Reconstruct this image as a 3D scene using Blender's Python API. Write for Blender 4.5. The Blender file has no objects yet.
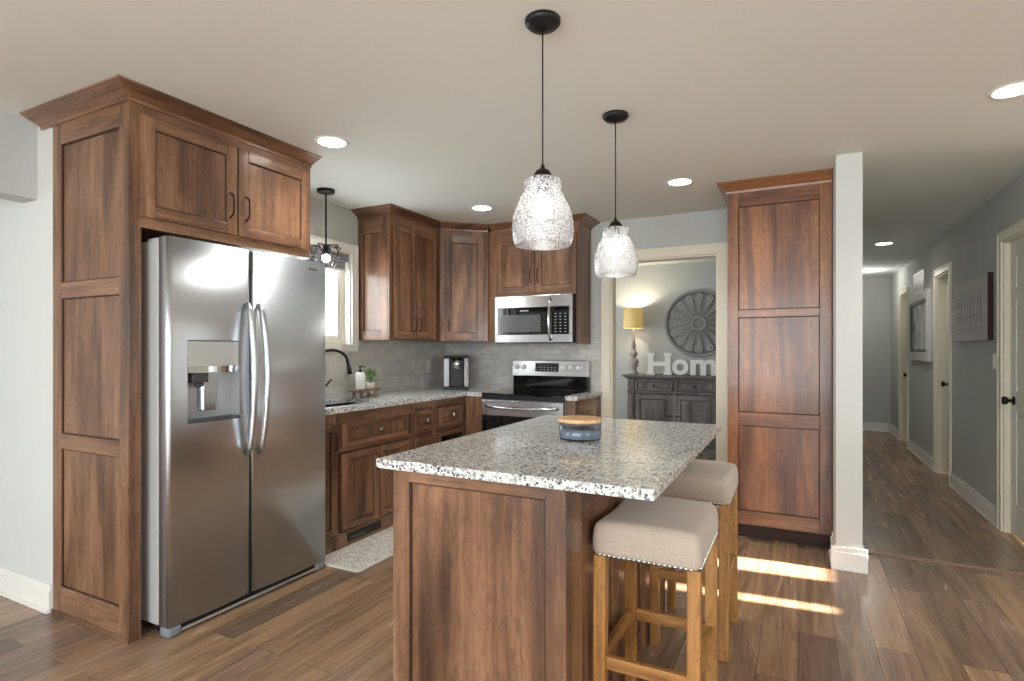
import bpy, bmesh, math, random
from mathutils import Vector, Matrix
random.seed(7)
sc = bpy.context.scene
PI = math.pi
COL = sc.collection
# ------------------------------------------------------------------ camera
YAW = math.atan2(286, 562)
cd = bpy.data.cameras.new('camera')
cam = bpy.data.objects.new('camera', cd); COL.objects.link(cam)
cam.location = (0, 0, 1.29); cam.rotation_euler = (PI/2, 0, YAW)
cd.sensor_width = 36; cd.lens = 562/1024*36; cd.shift_y = 9.5/1024
cd.clip_start = 0.05
sc.camera = cam
# ------------------------------------------------------------------ colour management / light
sc.view_settings.view_transform = 'Standard'; sc.view_settings.look = 'None'
sc.view_settings.gamma = 1; sc.view_settings.use_curve_mapping = False
sc.view_settings.exposure = 0.2
sc.cycles.max_bounces = 8; sc.cycles.transparent_max_bounces = 16
sc.cycles.sample_clamp_indirect = 6
sc.cycles.use_denoising = True
w = bpy.data.worlds.new('daylight'); sc.world = w; w.use_nodes = True
bg = w.node_tree.nodes['Background']; bg.inputs[0].default_value = (0.90, 0.95, 1, 1); bg.inputs[1].default_value = 2.2

def lamp(name, kind, loc, energy, color=(1, 1, 1), rot=(0, 0, 0), **k):
    d = bpy.data.lights.new(name, kind); d.energy = energy; d.color = color
    for a, v in k.items(): setattr(d, a, v)
    o = bpy.data.objects.new(name, d); COL.objects.link(o); o.location = loc; o.rotation_euler = rot
    return o
# low sun; slits added in the unseen right wall shape its floor patches
sd = Vector((-1, -0.09, -0.43)).normalized()
sun = lamp('sun', 'SUN', (6, 3, 4), 85, (1, 0.86, 0.70), sd.to_track_quat('-Z', 'Y').to_euler(), angle=0.012)
# area lamps added as daylight at the invented living side windows
lamp('fill_light_back', 'AREA', (-0.6, -3.38, 1.35), 165, (0.90, 0.95, 1), (-PI/2, 0, PI), shape='RECTANGLE', size=4.4, size_y=1.9)
lamp('fill_light_left', 'AREA', (-5.6, -2.4, 1.35), 55, (0.90, 0.95, 1), (0, -PI/2, 0), shape='RECTANGLE', size=1.7, size_y=2.2)
lamp('fill_light_right', 'AREA', (3.95, -0.4, 1.55), 50, (0.90, 0.95, 1), (0, PI/2, 0), shape='RECTANGLE', size=0.9, size_y=1.7)
lamp('fill_light_dining', 'AREA', (-3.22, 6.2, 1.45), 26, (0.92, 0.96, 1), (0, -PI/2, 0), shape='RECTANGLE', size=1.3, size_y=1.4)  # added fill lamp; the dining wall has no window
lamp('window_light_kitchen', 'AREA', (-3.42, 2.985, 1.70), 22, (0.96, 0.98, 1), (0, -PI/2, 0), shape='RECTANGLE', size=0.8, size_y=0.95)
CANS = [(-2.296, 2.318), (-2.281, 3.946), (-0.72, 3.95), (0.83, 7.23), (0.85, 3.22)]
# ------------------------------------------------------------------ materials
def nm(name):
    m = bpy.data.materials.new(name); m.use_nodes = True
    return m, m.node_tree.nodes, m.node_tree.links, m.node_tree.nodes['Principled BSDF']
def srgb(r, g, b):
    f = lambda c: (c/255/12.92) if c/255 <= 0.04045 else ((c/255+0.055)/1.055)**2.4
    return (f(r), f(g), f(b), 1)
def plain(name, rgb, rough=0.5, metal=0, bump=0, bscale=200, spec=0.5, coat=0, emit=None, es=0, trans=0, ior=1.45):
    m, n, l, p = nm(name)
    p.inputs['Base Color'].default_value = srgb(*rgb)
    p.inputs['Roughness'].default_value = rough; p.inputs['Metallic'].default_value = metal
    p.inputs['Specular IOR Level'].default_value = spec; p.inputs['Coat Weight'].default_value = coat
    p.inputs['Transmission Weight'].default_value = trans; p.inputs['IOR'].default_value = ior
    if emit: p.inputs['Emission Color'].default_value = srgb(*emit); p.inputs['Emission Strength'].default_value = es
    g = n.new('ShaderNodeNewGeometry'); t = n.new('ShaderNodeTexNoise'); t.inputs['Scale'].default_value = bscale
    t.inputs['Detail'].default_value = 3
    l.new(g.outputs['Position'], t.inputs['Vector'])
    if bump:
        b = n.new('ShaderNodeBump'); b.inputs['Strength'].default_value = bump; b.inputs['Distance'].default_value = 0.002
        l.new(t.outputs['Fac'], b.inputs['Height']); l.new(b.outputs['Normal'], p.inputs['Normal'])
    return m
def ramp(n, l, fac, stops):
    r = n.new('ShaderNodeValToRGB'); e = r.color_ramp.elements
    while len(e) > len(stops): e.remove(e[-1])
    while len(e) < len(stops): e.new(0.5)
    for i, (p, c) in enumerate(stops): e[i].position = p; e[i].color = c if len(c) == 4 else srgb(*c)
    l.new(fac, r.inputs['Fac']); return r
def mix(n, l, fac, a, b, mode='MIX'):
    x = n.new('ShaderNodeMix'); x.data_type = 'RGBA'; x.blend_type = mode
    if isinstance(fac, float): x.inputs[0].default_value = fac
    else: l.new(fac, x.inputs[0])
    for k, v in ((6, a), (7, b)):
        if isinstance(v, tuple): x.inputs[k].default_value = v
        else: l.new(v, x.inputs[k])
    return x.outputs[2]
def coords(n, l, scale, obj_rand=True):
    g = n.new('ShaderNodeNewGeometry')
    src = g.outputs['Position']
    if obj_rand:
        oi = n.new('ShaderNodeObjectInfo'); ml = n.new('ShaderNodeVectorMath'); ml.operation = 'SCALE'
        cb = n.new('ShaderNodeCombineXYZ')
        for i in range(3): l.new(oi.outputs['Random'], cb.inputs[i])
        l.new(cb.outputs[0], ml.inputs[0]); ml.inputs['Scale'].default_value = 9.0
        ad = n.new('ShaderNodeVectorMath'); ad.operation = 'ADD'
        l.new(src, ad.inputs[0]); l.new(ml.outputs[0], ad.inputs[1]); src = ad.outputs[0]
    mp = n.new('ShaderNodeMapping'); mp.inputs['Scale'].default_value = scale
    l.new(src, mp.inputs['Vector']); return mp.outputs['Vector'], src
def wood(name, axis, dark, mid, light, rough=0.34, coat=0.25, fine=1.0, blotch=0.55, board=9.0, boards=False):
    m, n, l, p = nm(name)
    s = [1.0, 1.0, 1.0]; s[axis] = 0.10
    v, src = coords(n, l, s)
    t1 = n.new('ShaderNodeTexNoise'); t1.inputs['Scale'].default_value = board; t1.inputs['Detail'].default_value = 5; t1.inputs['Distortion'].default_value = 0.7
    l.new(v, t1.inputs['Vector'])
    s2 = [1.0, 1.0, 1.0]; s2[axis] = 0.03
    mp = n.new('ShaderNodeMapping'); mp.inputs['Scale'].default_value = s2; l.new(src, mp.inputs['Vector'])
    t2 = n.new('ShaderNodeTexNoise'); t2.inputs['Scale'].default_value = 95*fine; t2.inputs['Detail'].default_value = 3
    l.new(mp.outputs[0], t2.inputs['Vector'])
    s3 = [1.0, 1.0, 1.0]; s3[axis] = 0.38
    mp3 = n.new('ShaderNodeMapping'); mp3.inputs['Scale'].default_value = s3; l.new(src, mp3.inputs['Vector'])
    t3 = n.new('ShaderNodeTexNoise'); t3.inputs['Scale'].default_value = 4.2; t3.inputs['Detail'].default_value = 6; t3.inputs['Roughness'].default_value = 0.62
    l.new(mp3.outputs[0], t3.inputs['Vector'])
    c1 = ramp(n, l, t1.outputs['Fac'], [(0.30, dark), (0.48, mid), (0.70, light)]).outputs[0]
    c3 = ramp(n, l, t3.outputs['Fac'], [(0.40, (1, 1, 1, 1)), (0.62, (0.42, 0.36, 0.34, 1))]).outputs[0]
    c = mix(n, l, blotch, c1, c3, 'MULTIPLY')
    c2 = ramp(n, l, t2.outputs['Fac'], [(0.35, (0.62, 0.58, 0.55, 1)), (0.6, (1, 1, 1, 1))]).outputs[0]
    c = mix(n, l, 0.55, c, c2, 'MULTIPLY')
    # curly figure: short soft streaks and small flecks
    s4 = [1.0, 1.0, 1.0]; s4[axis] = 0.30
    mp4 = n.new('ShaderNodeMapping'); mp4.inputs['Scale'].default_value = s4; l.new(src, mp4.inputs['Vector'])
    t4 = n.new('ShaderNodeTexNoise'); t4.inputs['Scale'].default_value = 38; t4.inputs['Detail'].default_value = 6; t4.inputs['Roughness'].default_value = 0.7; t4.inputs['Distortion'].default_value = 1.5
    l.new(mp4.outputs[0], t4.inputs['Vector'])
    c4 = ramp(n, l, t4.outputs['Fac'], [(0.36, (0.60, 0.56, 0.53, 1)), (0.5, (1, 1, 1, 1)), (0.66, (1.18, 1.16, 1.12, 1))]).outputs[0]
    c = mix(n, l, 0.7, c, c4, 'MULTIPLY')
    # glued boards of slightly different tone
    if boards:
        sp = n.new('ShaderNodeSeparateXYZ'); l.new(src, sp.inputs[0])
        oth = [q for q in range(3) if q != axis]
        ad5 = n.new('ShaderNodeMath'); ad5.operation = 'ADD'; l.new(sp.outputs[oth[0]], ad5.inputs[0]); l.new(sp.outputs[oth[1]], ad5.inputs[1])
        ml5 = n.new('ShaderNodeMath'); ml5.operation = 'MULTIPLY'; ml5.inputs[1].default_value = 9.5; l.new(ad5.outputs[0], ml5.inputs[0])
        fl5 = n.new('ShaderNodeMath'); fl5.operation = 'FLOOR'; l.new(ml5.outputs[0], fl5.inputs[0])
        wn = n.new('ShaderNodeTexWhiteNoise'); wn.noise_dimensions = '1D'; l.new(fl5.outputs[0], wn.inputs['W'])
        c5 = ramp(n, l, wn.outputs['Value'], [(0.0, (0.72, 0.68, 0.64, 1)), (0.5, (0.95, 0.93, 0.91, 1)), (1.0, (1.12, 1.10, 1.06, 1))]).outputs[0]
        c = mix(n, l, 0.8, c, c5, 'MULTIPLY')
    l.new(c, p.inputs['Base Color'])
    p.inputs['Roughness'].default_value = rough; p.inputs['Coat Weight'].default_value = coat; p.inputs['Coat Roughness'].default_value = 0.12
    b = n.new('ShaderNodeBump'); b.inputs['Strength'].default_value = 0.10; b.inputs['Distance'].default_value = 0.001
    l.new(t2.outputs['Fac'], b.inputs['Height']); l.new(b.outputs['Normal'], p.inputs['Normal'])
    return m
DK, MD, LT = (84, 60, 44), (137, 101, 75), (168, 129, 100)
WX, WY, WZ = [wood('stained_wood_grain_'+a, i, DK, MD, LT, boards=(i == 2)) for i, a in enumerate(('x', 'y', 'z'))]
PDK, PMD, PLT = (84, 52, 33), (138, 90, 56), (166, 114, 74)
PX, PZ = wood('pantry_wood_x', 0, PDK, PMD, PLT, blotch=0.6), wood('pantry_wood_z', 2, PDK, PMD, PLT, blotch=0.8, boards=True)
GLAZE = plain('dark_glaze_in_profile', (58, 38, 28), rough=0.4)
DARKWOOD = wood('dark_toe_wood', 0, (40, 25, 18), (58, 38, 28), (74, 50, 38), rough=0.6, coat=0)
OAKX, OAKY, OAKZ = [wood('honey_wood_'+a, i, (136, 90, 40), (172, 122, 62), (190, 142, 82), rough=0.5, coat=0.1, blotch=0.25, board=14) for i, a in enumerate(('x', 'y', 'z'))]
GREYX, GREYZ = [wood('grey_wash_wood_'+a, i, (76, 73, 71), (116, 112, 110), (146, 142, 139), rough=0.65, coat=0, blotch=0.6) for i, a in ((0, 'x'), (2, 'z'))]
LIDW = wood('pale_lid_wood', 0, (205, 160, 112), (226, 184, 138), (236, 200, 158), rough=0.5, coat=0, blotch=0.1)
STANDW = wood('worn_stand_wood', 1, (120, 100, 86), (158, 138, 120), (180, 164, 148), rough=0.7, coat=0, blotch=0.3)

def wall_paint(name, rgb, bump=0.12, sc_=90, rough=0.75):
    return plain(name, rgb, rough=rough, bump=bump, bscale=sc_, spec=0.25)
PAINT = wall_paint('grey_wall_paint', (187, 189, 185))
PAINT_L = wall_paint('pale_wall_paint', (203, 205, 200))
CEIL = wall_paint('textured_ceiling_paint', (222, 226, 220), bump=0.22, sc_=70, rough=0.85)
CREAM = plain('cream_trim_paint', (226, 220, 200), rough=0.4)
WHITE_TRIM = plain('white_trim_paint', (232, 229, 222), rough=0.35)
DOORP = plain('cream_door_paint', (222, 220, 208), rough=0.4)
BLACK = plain('satin_black_metal', (28, 28, 29), rough=0.4, metal=0.3)
BLACKGL = plain('black_glass', (8, 9, 10), rough=0.06, spec=0.6)
BLACKPL = plain('black_plastic', (22, 22, 24), rough=0.35)
BRONZE = plain('dark_bronze_metal', (58, 50, 46), rough=0.3, metal=0.9)
PEWTER = plain('pewter_metal', (150, 146, 142), rough=0.25, metal=1)
CHROME = plain('polished_steel', (214, 214, 214), rough=0.14, metal=1)
GREYPL = plain('grey_painted_steel', (176, 176, 174), rough=0.4)
DGREY = plain('dark_grey_plastic', (70, 72, 74), rough=0.4)
WHITEPL = plain('white_plastic', (232, 230, 224), rough=0.4)
WHITECER = plain('white_ceramic', (236, 234, 230), rough=0.2)

def steel(name, rgb, axis=2, rough=0.27):
    m, n, l, p = nm(name)
    s = [260.0]*3; s[axis] = 2.0
    v, _ = coords(n, l, s, False)
    t = n.new('ShaderNodeTexNoise'); t.inputs['Scale'].default_value = 1; t.inputs['Detail'].default_value = 2; l.new(v, t.inputs['Vector'])
    r = n.new('ShaderNodeMapRange'); r.inputs['To Min'].default_value = rough-0.004; r.inputs['To Max'].default_value = rough+0.004
    l.new(t.outputs['Fac'], r.inputs['Value']); l.new(r.outputs[0], p.inputs['Roughness'])
    p.inputs['Base Color'].default_value = srgb(*rgb); p.inputs['Metallic'].default_value = 1
    return m
STEEL = steel('brushed_stainless_vertical', (208, 213, 217), 2, 0.31)
STEELX = steel('brushed_stainless_horizontal', (200, 200, 200), 0, 0.22)

def granite():
    m, n, l, p = nm('speckled_granite')
    v, src = coords(n, l, (1, 1, 1), False)
    def vor(s, stops):
        t = n.new('ShaderNodeTexVoronoi'); t.inputs['Scale'].default_value = s; l.new(v, t.inputs['Vector'])
        sp = n.new('ShaderNodeSeparateColor'); l.new(t.outputs['Color'], sp.inputs[0])
        return ramp(n, l, sp.outputs[0], stops).outputs[0], sp
    a, _ = vor(130, [(0.0, (126, 128, 129)), (0.2, (174, 176, 175)), (0.45, (208, 210, 207)), (0.8, (222, 223, 220))])
    b, sb = vor(165, [(0.0, (44, 45, 50)), (1.0, (110, 111, 114))])
    no = n.new('ShaderNodeTexNoise'); no.inputs['Scale'].default_value = 9; no.inputs['Detail'].default_value = 2; l.new(v, no.inputs['Vector'])
    ma = n.new('ShaderNodeMath'); ma.operation = 'MULTIPLY_ADD'; ma.inputs[1].default_value = 0.35; ma.inputs[2].default_value = -0.17
    l.new(no.outputs['Fac'], ma.inputs[0])
    ad = n.new('ShaderNodeMath'); ad.operation = 'ADD'; l.new(sb.outputs[1], ad.inputs[0]); l.new(ma.outputs[0], ad.inputs[1])
    gt = n.new('ShaderNodeMath'); gt.operation = 'GREATER_THAN'; gt.inputs[1].default_value = 0.875; l.new(ad.outputs[0], gt.inputs[0])
    c = mix(n, l, gt.outputs[0], a, b)
    l.new(c, p.inputs['Base Color']); p.inputs['Roughness'].default_value = 0.12
    return m
GRANITE = granite()

def floor_mat():
    m, n, l, p = nm('plank_floor')
    g = n.new('ShaderNodeNewGeometry')
    mp = n.new('ShaderNodeMapping'); mp.inputs['Rotation'].default_value = (0, 0, PI/2); l.new(g.outputs['Position'], mp.inputs['Vector'])
    br = n.new('ShaderNodeTexBrick'); l.new(mp.outputs[0], br.inputs['Vector'])
    br.offset = 0.37; br.inputs['Scale'].default_value = 1; br.inputs['Brick Width'].default_value = 1.22; br.inputs['Row Height'].default_value = 0.15
    br.inputs['Mortar Size'].default_value = 0.0011; br.inputs['Mortar Smooth'].default_value = 0.1
    br.inputs['Color1'].default_value = (0, 0, 0, 1); br.inputs['Color2'].default_value = (1, 1, 1, 1); br.inputs['Mortar'].default_value = (0.5, 0.5, 0.5, 1)
    pc = ramp(n, l, br.outputs['Color'], [(0.0, (122, 102, 86)), (0.35, (154, 126, 102)), (0.7, (170, 139, 110)), (1.0, (142, 120, 103))]).outputs[0]
    # grain, shifted per plank
    sh = n.new('ShaderNodeVectorMath'); sh.operation = 'MULTIPLY_ADD'; sh.inputs[1].default_value = (7, 13, 5)
    l.new(br.outputs['Color'], sh.inputs[0]); l.new(g.outputs['Position'], sh.inputs[2])
    m2 = n.new('ShaderNodeMapping'); m2.inputs['Scale'].default_value = (16, 1.3, 16); l.new(sh.outputs[0], m2.inputs['Vector'])
    t = n.new('ShaderNodeTexNoise'); t.inputs['Scale'].default_value = 1; t.inputs['Detail'].default_value = 6; t.inputs['Roughness'].default_value = 0.65; t.inputs['Distortion'].default_value = 1.2
    l.new(m2.outputs[0], t.inputs['Vector'])
    gc = ramp(n, l, t.outputs['Fac'], [(0.33, (0.50, 0.46, 0.44, 1)), (0.5, (0.86, 0.84, 0.82, 1)), (0.68, (1.15, 1.12, 1.08, 1))]).outputs[0]
    c = mix(n, l, 0.85, pc, gc, 'MULTIPLY')
    m3 = n.new('ShaderNodeMapping'); m3.inputs['Scale'].default_value = (120, 3, 120); l.new(sh.outputs[0], m3.inputs['Vector'])
    t3 = n.new('ShaderNodeTexNoise'); t3.inputs['Scale'].default_value = 1; t3.inputs['Detail'].default_value = 3; l.new(m3.outputs[0], t3.inputs['Vector'])
    fc = ramp(n, l, t3.outputs['Fac'], [(0.35, (0.72, 0.70, 0.68, 1)), (0.6, (1, 1, 1, 1))]).outputs[0]
    c = mix(n, l, 0.6, c, fc, 'MULTIPLY')
    c = mix(n, l, br.outputs['Fac'], c, srgb(48, 36, 28))
    l.new(c, p.inputs['Base Color'])
    r = n.new('ShaderNodeMapRange'); r.inputs['To Min'].default_value = 0.15; r.inputs['To Max'].default_value = 0.34
    l.new(t.outputs['Fac'], r.inputs['Value']); l.new(r.outputs[0], p.inputs['Roughness'])
    b = n.new('ShaderNodeBump'); b.inputs['Strength'].default_value = 0.10; b.inputs['Distance'].default_value = 0.002
    l.new(t3.outputs['Fac'], b.inputs['Height']); l.new(b.outputs['Normal'], p.inputs['Normal'])
    return m
FLOOR = floor_mat()
HALLFLOOR = FLOOR

def tile_mat(name, rot):
    m, n, l, p = nm(name)
    g = n.new('ShaderNodeNewGeometry')
    mp = n.new('ShaderNodeMapping'); mp.inputs['Rotation'].default_value = rot; l.new(g.outputs['Position'], mp.inputs['Vector'])
    br = n.new('ShaderNodeTexBrick'); l.new(mp.outputs[0], br.inputs['Vector'])
    br.inputs['Scale'].default_value = 1; br.inputs['Brick Width'].default_value = 0.15; br.inputs['Row Height'].default_value = 0.05
    br.inputs['Mortar Size'].default_value = 0.0016; br.inputs['Mortar Smooth'].default_value = 0.1
    br.inputs['Color1'].default_value = srgb(192, 189, 183); br.inputs['Color2'].default_value = srgb(210, 207, 201); br.inputs['Mortar'].default_value = srgb(184, 181, 174)
    t = n.new('ShaderNodeTexNoise'); t.inputs['Scale'].default_value = 14; t.inputs['Detail'].default_value = 5; l.new(g.outputs['Position'], t.inputs['Vector'])
    v = ramp(n, l, t.outputs['Fac'], [(0.35, (0.84, 0.84, 0.83, 1)), (0.65, (1.05, 1.05, 1.04, 1))]).outputs[0]
    l.new(mix(n, l, 0.8, br.outputs['Color'], v, 'MULTIPLY'), p.inputs['Base Color'])
    p.inputs['Roughness'].default_value = 0.3
    b = n.new('ShaderNodeBump'); b.invert = True; b.inputs['Strength'].default_value = 0.5; b.inputs['Distance'].default_value = 0.002
    l.new(br.outputs['Fac'], b.inputs['Height']); l.new(b.outputs['Normal'], p.inputs['Normal'])
    return m
TILE_Y = tile_mat('stone_tile_far', (-PI/2, 0, 0))          # faces -y : x,z plane
TILE_X = tile_mat('stone_tile_left', (-PI/2, 0, 0))
def fix_tile_x(m):
    mp = [q for q in m.node_tree.nodes if q.type == 'MAPPING'][0]
    n, l = m.node_tree.nodes, m.node_tree.links
    g = [q for q in n if q.type == 'NEW_GEOMETRY'][0]
    sp = n.new('ShaderNodeSeparateXYZ'); cb = n.new('ShaderNodeCombineXYZ'); l.new(g.outputs['Position'], sp.inputs[0])
    l.new(sp.outputs['Y'], cb.inputs['X']); l.new(sp.outputs['Z'], cb.inputs['Y']); mp.inputs['Rotation'].default_value = (0, 0, 0)
    l.new(cb.outputs[0], mp.inputs['Vector'])
    return m
fix_tile_x(TILE_X)
def fix_tile_y(m):
    mp = [q for q in m.node_tree.nodes if q.type == 'MAPPING'][0]
    n, l = m.node_tree.nodes, m.node_tree.links
    g = [q for q in n if q.type == 'NEW_GEOMETRY'][0]
    sp = n.new('ShaderNodeSeparateXYZ'); cb = n.new('ShaderNodeCombineXYZ'); l.new(g.outputs['Position'], sp.inputs[0])
    l.new(sp.outputs['X'], cb.inputs['X']); l.new(sp.outputs['Z'], cb.inputs['Y']); mp.inputs['Rotation'].default_value = (0, 0, 0)
    l.new(cb.outputs[0], mp.inputs['Vector'])
fix_tile_y(TILE_Y)

def fabric(name, rgb, rgb2, s=900):
    m, n, l, p = nm(name)
    v, src = coords(n, l, (1, 1, 1), False)
    t = n.new('ShaderNodeTexNoise'); t.inputs['Scale'].default_value = s; t.inputs['Detail'].default_value = 2; l.new(v, t.inputs['Vector'])
    c = ramp(n, l, t.outputs['Fac'], [(0.35, rgb2), (0.65, rgb)])
    l.new(c.outputs[0], p.inputs['Base Color']); p.inputs['Roughness'].default_value = 0.85; p.inputs['Sheen Weight'].default_value = 0.3
    p.inputs['Specular IOR Level'].default_value = 0.2
    b = n.new('ShaderNodeBump'); b.inputs['Strength'].default_value = 0.3; b.inputs['Distance'].default_value = 0.001
    l.new(t.outputs['Fac'], b.inputs['Height']); l.new(b.outputs['Normal'], p.inputs['Normal'])
    return m
LINEN = fabric('taupe_linen', (190, 176, 160), (164, 150, 136), 500)

def rug_mat():
    m, n, l, p = nm('patterned_mat')
    v, _ = coords(n, l, (1, 1, 1), False)
    wv = n.new('ShaderNodeTexWave'); wv.wave_type = 'RINGS'; wv.inputs['Scale'].default_value = 14; wv.inputs['Distortion'].default_value = 12; wv.inputs['Detail'].default_value = 3
    wv.inputs['Detail Scale'].default_value = 2.2
    l.new(v, wv.inputs['Vector'])
    t = n.new('ShaderNodeTexNoise'); t.inputs['Scale'].default_value = 22; t.inputs['Detail'].default_value = 4; l.new(v, t.inputs['Vector'])
    a = ramp(n, l, wv.outputs['Fac'], [(0.2, (176, 168, 158)), (0.5, (214, 209, 200)), (0.8, (230, 227, 220))]).outputs[0]
    b = ramp(n, l, t.outputs['Fac'], [(0.42, (0.82, 0.80, 0.78, 1)), (0.58, (1, 1, 1, 1))]).outputs[0]
    l.new(mix(n, l, 0.8, a, b, 'MULTIPLY'), p.inputs['Base Color']); p.inputs['Roughness'].default_value = 0.6
    return m
RUG = rug_mat()
RUGB = plain('mat_border', (214, 210, 202), rough=0.6)

def seeded_glass():
    m, n, l, p = nm('seeded_glass')
    out = n['Material Output']
    v, _ = coords(n, l, (1, 1, 1), False)
    t = n.new('ShaderNodeTexVoronoi'); t.inputs['Scale'].default_value = 130; l.new(v, t.inputs['Vector'])
    t2 = n.new('ShaderNodeTexNoise'); t2.inputs['Scale'].default_value = 190; t2.inputs['Detail'].default_value = 2; l.new(v, t2.inputs['Vector'])
    tr = n.new('ShaderNodeBsdfTransparent'); l.new(ramp(n, l, t.outputs['Distance'], [(0.30, (0.40, 0.41, 0.43, 1)), (0.5, (0.96, 0.97, 0.98, 1))]).outputs[0], tr.inputs[0])
    gl = n.new('ShaderNodeBsdfGlossy'); gl.inputs['Roughness'].default_value = 0.05
    tl = n.new('ShaderNodeBsdfTranslucent'); tl.inputs[0].default_value = (0.9, 0.92, 0.95, 1)
    df = n.new('ShaderNodeBsdfDiffuse'); df.inputs[0].default_value = (0.85, 0.87, 0.9, 1)
    bb = n.new('ShaderNodeMixShader'); bb.inputs[0].default_value = 0.4; l.new(tl.outputs[0], bb.inputs[1]); l.new(df.outputs[0], bb.inputs[2])
    seed = ramp(n, l, t2.outputs['Fac'], [(0.46, (0.05, 0.05, 0.05, 1)), (0.56, (0.62, 0.62, 0.62, 1))])
    m1 = n.new('ShaderNodeMixShader'); l.new(seed.outputs[0], m1.inputs[0]); l.new(tr.outputs[0], m1.inputs[1]); l.new(bb.outputs[0], m1.inputs[2])
    bmp = n.new('ShaderNodeBump'); bmp.inputs['Strength'].default_value = 0.6; bmp.inputs['Distance'].default_value = 0.003; l.new(t2.outputs['Fac'], bmp.inputs['Height'])
    l.new(bmp.outputs[0], gl.inputs['Normal'])
    lw = n.new('ShaderNodeLayerWeight'); lw.inputs['Blend'].default_value = 0.35
    rr = ramp(n, l, lw.outputs['Facing'], [(0.2, (0.10, 0.10, 0.10, 1)), (0.95, (0.85, 0.85, 0.85, 1))])
    m2 = n.new('ShaderNodeMixShader'); l.new(rr.outputs[0], m2.inputs[0]); l.new(m1.outputs[0], m2.inputs[1]); l.new(gl.outputs[0], m2.inputs[2])
    l.new(m2.outputs[0], out.inputs['Surface'])
    return m
SEEDED = seeded_glass()
def thin_glass(name, tint=(0.95, 0.97, 0.98, 1)):
    m, n, l, p = nm(name)
    tr = n.new('ShaderNodeBsdfTransparent'); tr.inputs[0].default_value = tint
    gl = n.new('ShaderNodeBsdfGlossy'); gl.inputs['Roughness'].default_value = 0.03
    lw = n.new('ShaderNodeLayerWeight'); rr = ramp(n, l, lw.outputs['Facing'], [(0.0, (0.04, 0.04, 0.04, 1)), (0.7, (0.10, 0.10, 0.10, 1)), (1.0, (0.6, 0.6, 0.6, 1))])
    mx = n.new('ShaderNodeMixShader'); l.new(rr.outputs[0], mx.inputs[0]); l.new(tr.outputs[0], mx.inputs[1]); l.new(gl.outputs[0], mx.inputs[2])
    l.new(mx.outputs[0], n['Material Output'].inputs['Surface']); return m
GLASS = thin_glass('clear_window_glass')
SMOKE = thin_glass('smoky_blue_glass', (0.78, 0.82, 0.87, 1))
BULB = plain('lit_bulb', (255, 255, 255), emit=(255, 250, 240), es=16)
CANLIGHT = plain('lit_downlight', (255, 255, 255), emit=(255, 250, 240), es=14)
SHADE = plain('lit_lamp_shade', (214, 194, 142), rough=0.8, emit=(232, 178, 84), es=0.22)
STONE = plain('whitewashed_lamp_base', (168, 162, 156), rough=0.8, bump=0.5, bscale=60)
LEAF = plain('green_leaf', (96, 136, 70), rough=0.5)
SOIL = plain('soil', (60, 44, 34), rough=0.9)
WAX = plain('grey_wax', (168, 172, 178), rough=0.5)
SINKM = plain('black_sink', (20, 20, 22), rough=0.3)
BLINDF = fabric('grey_shade_fabric', (150, 152, 156), (128, 130, 134), 300)

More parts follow.
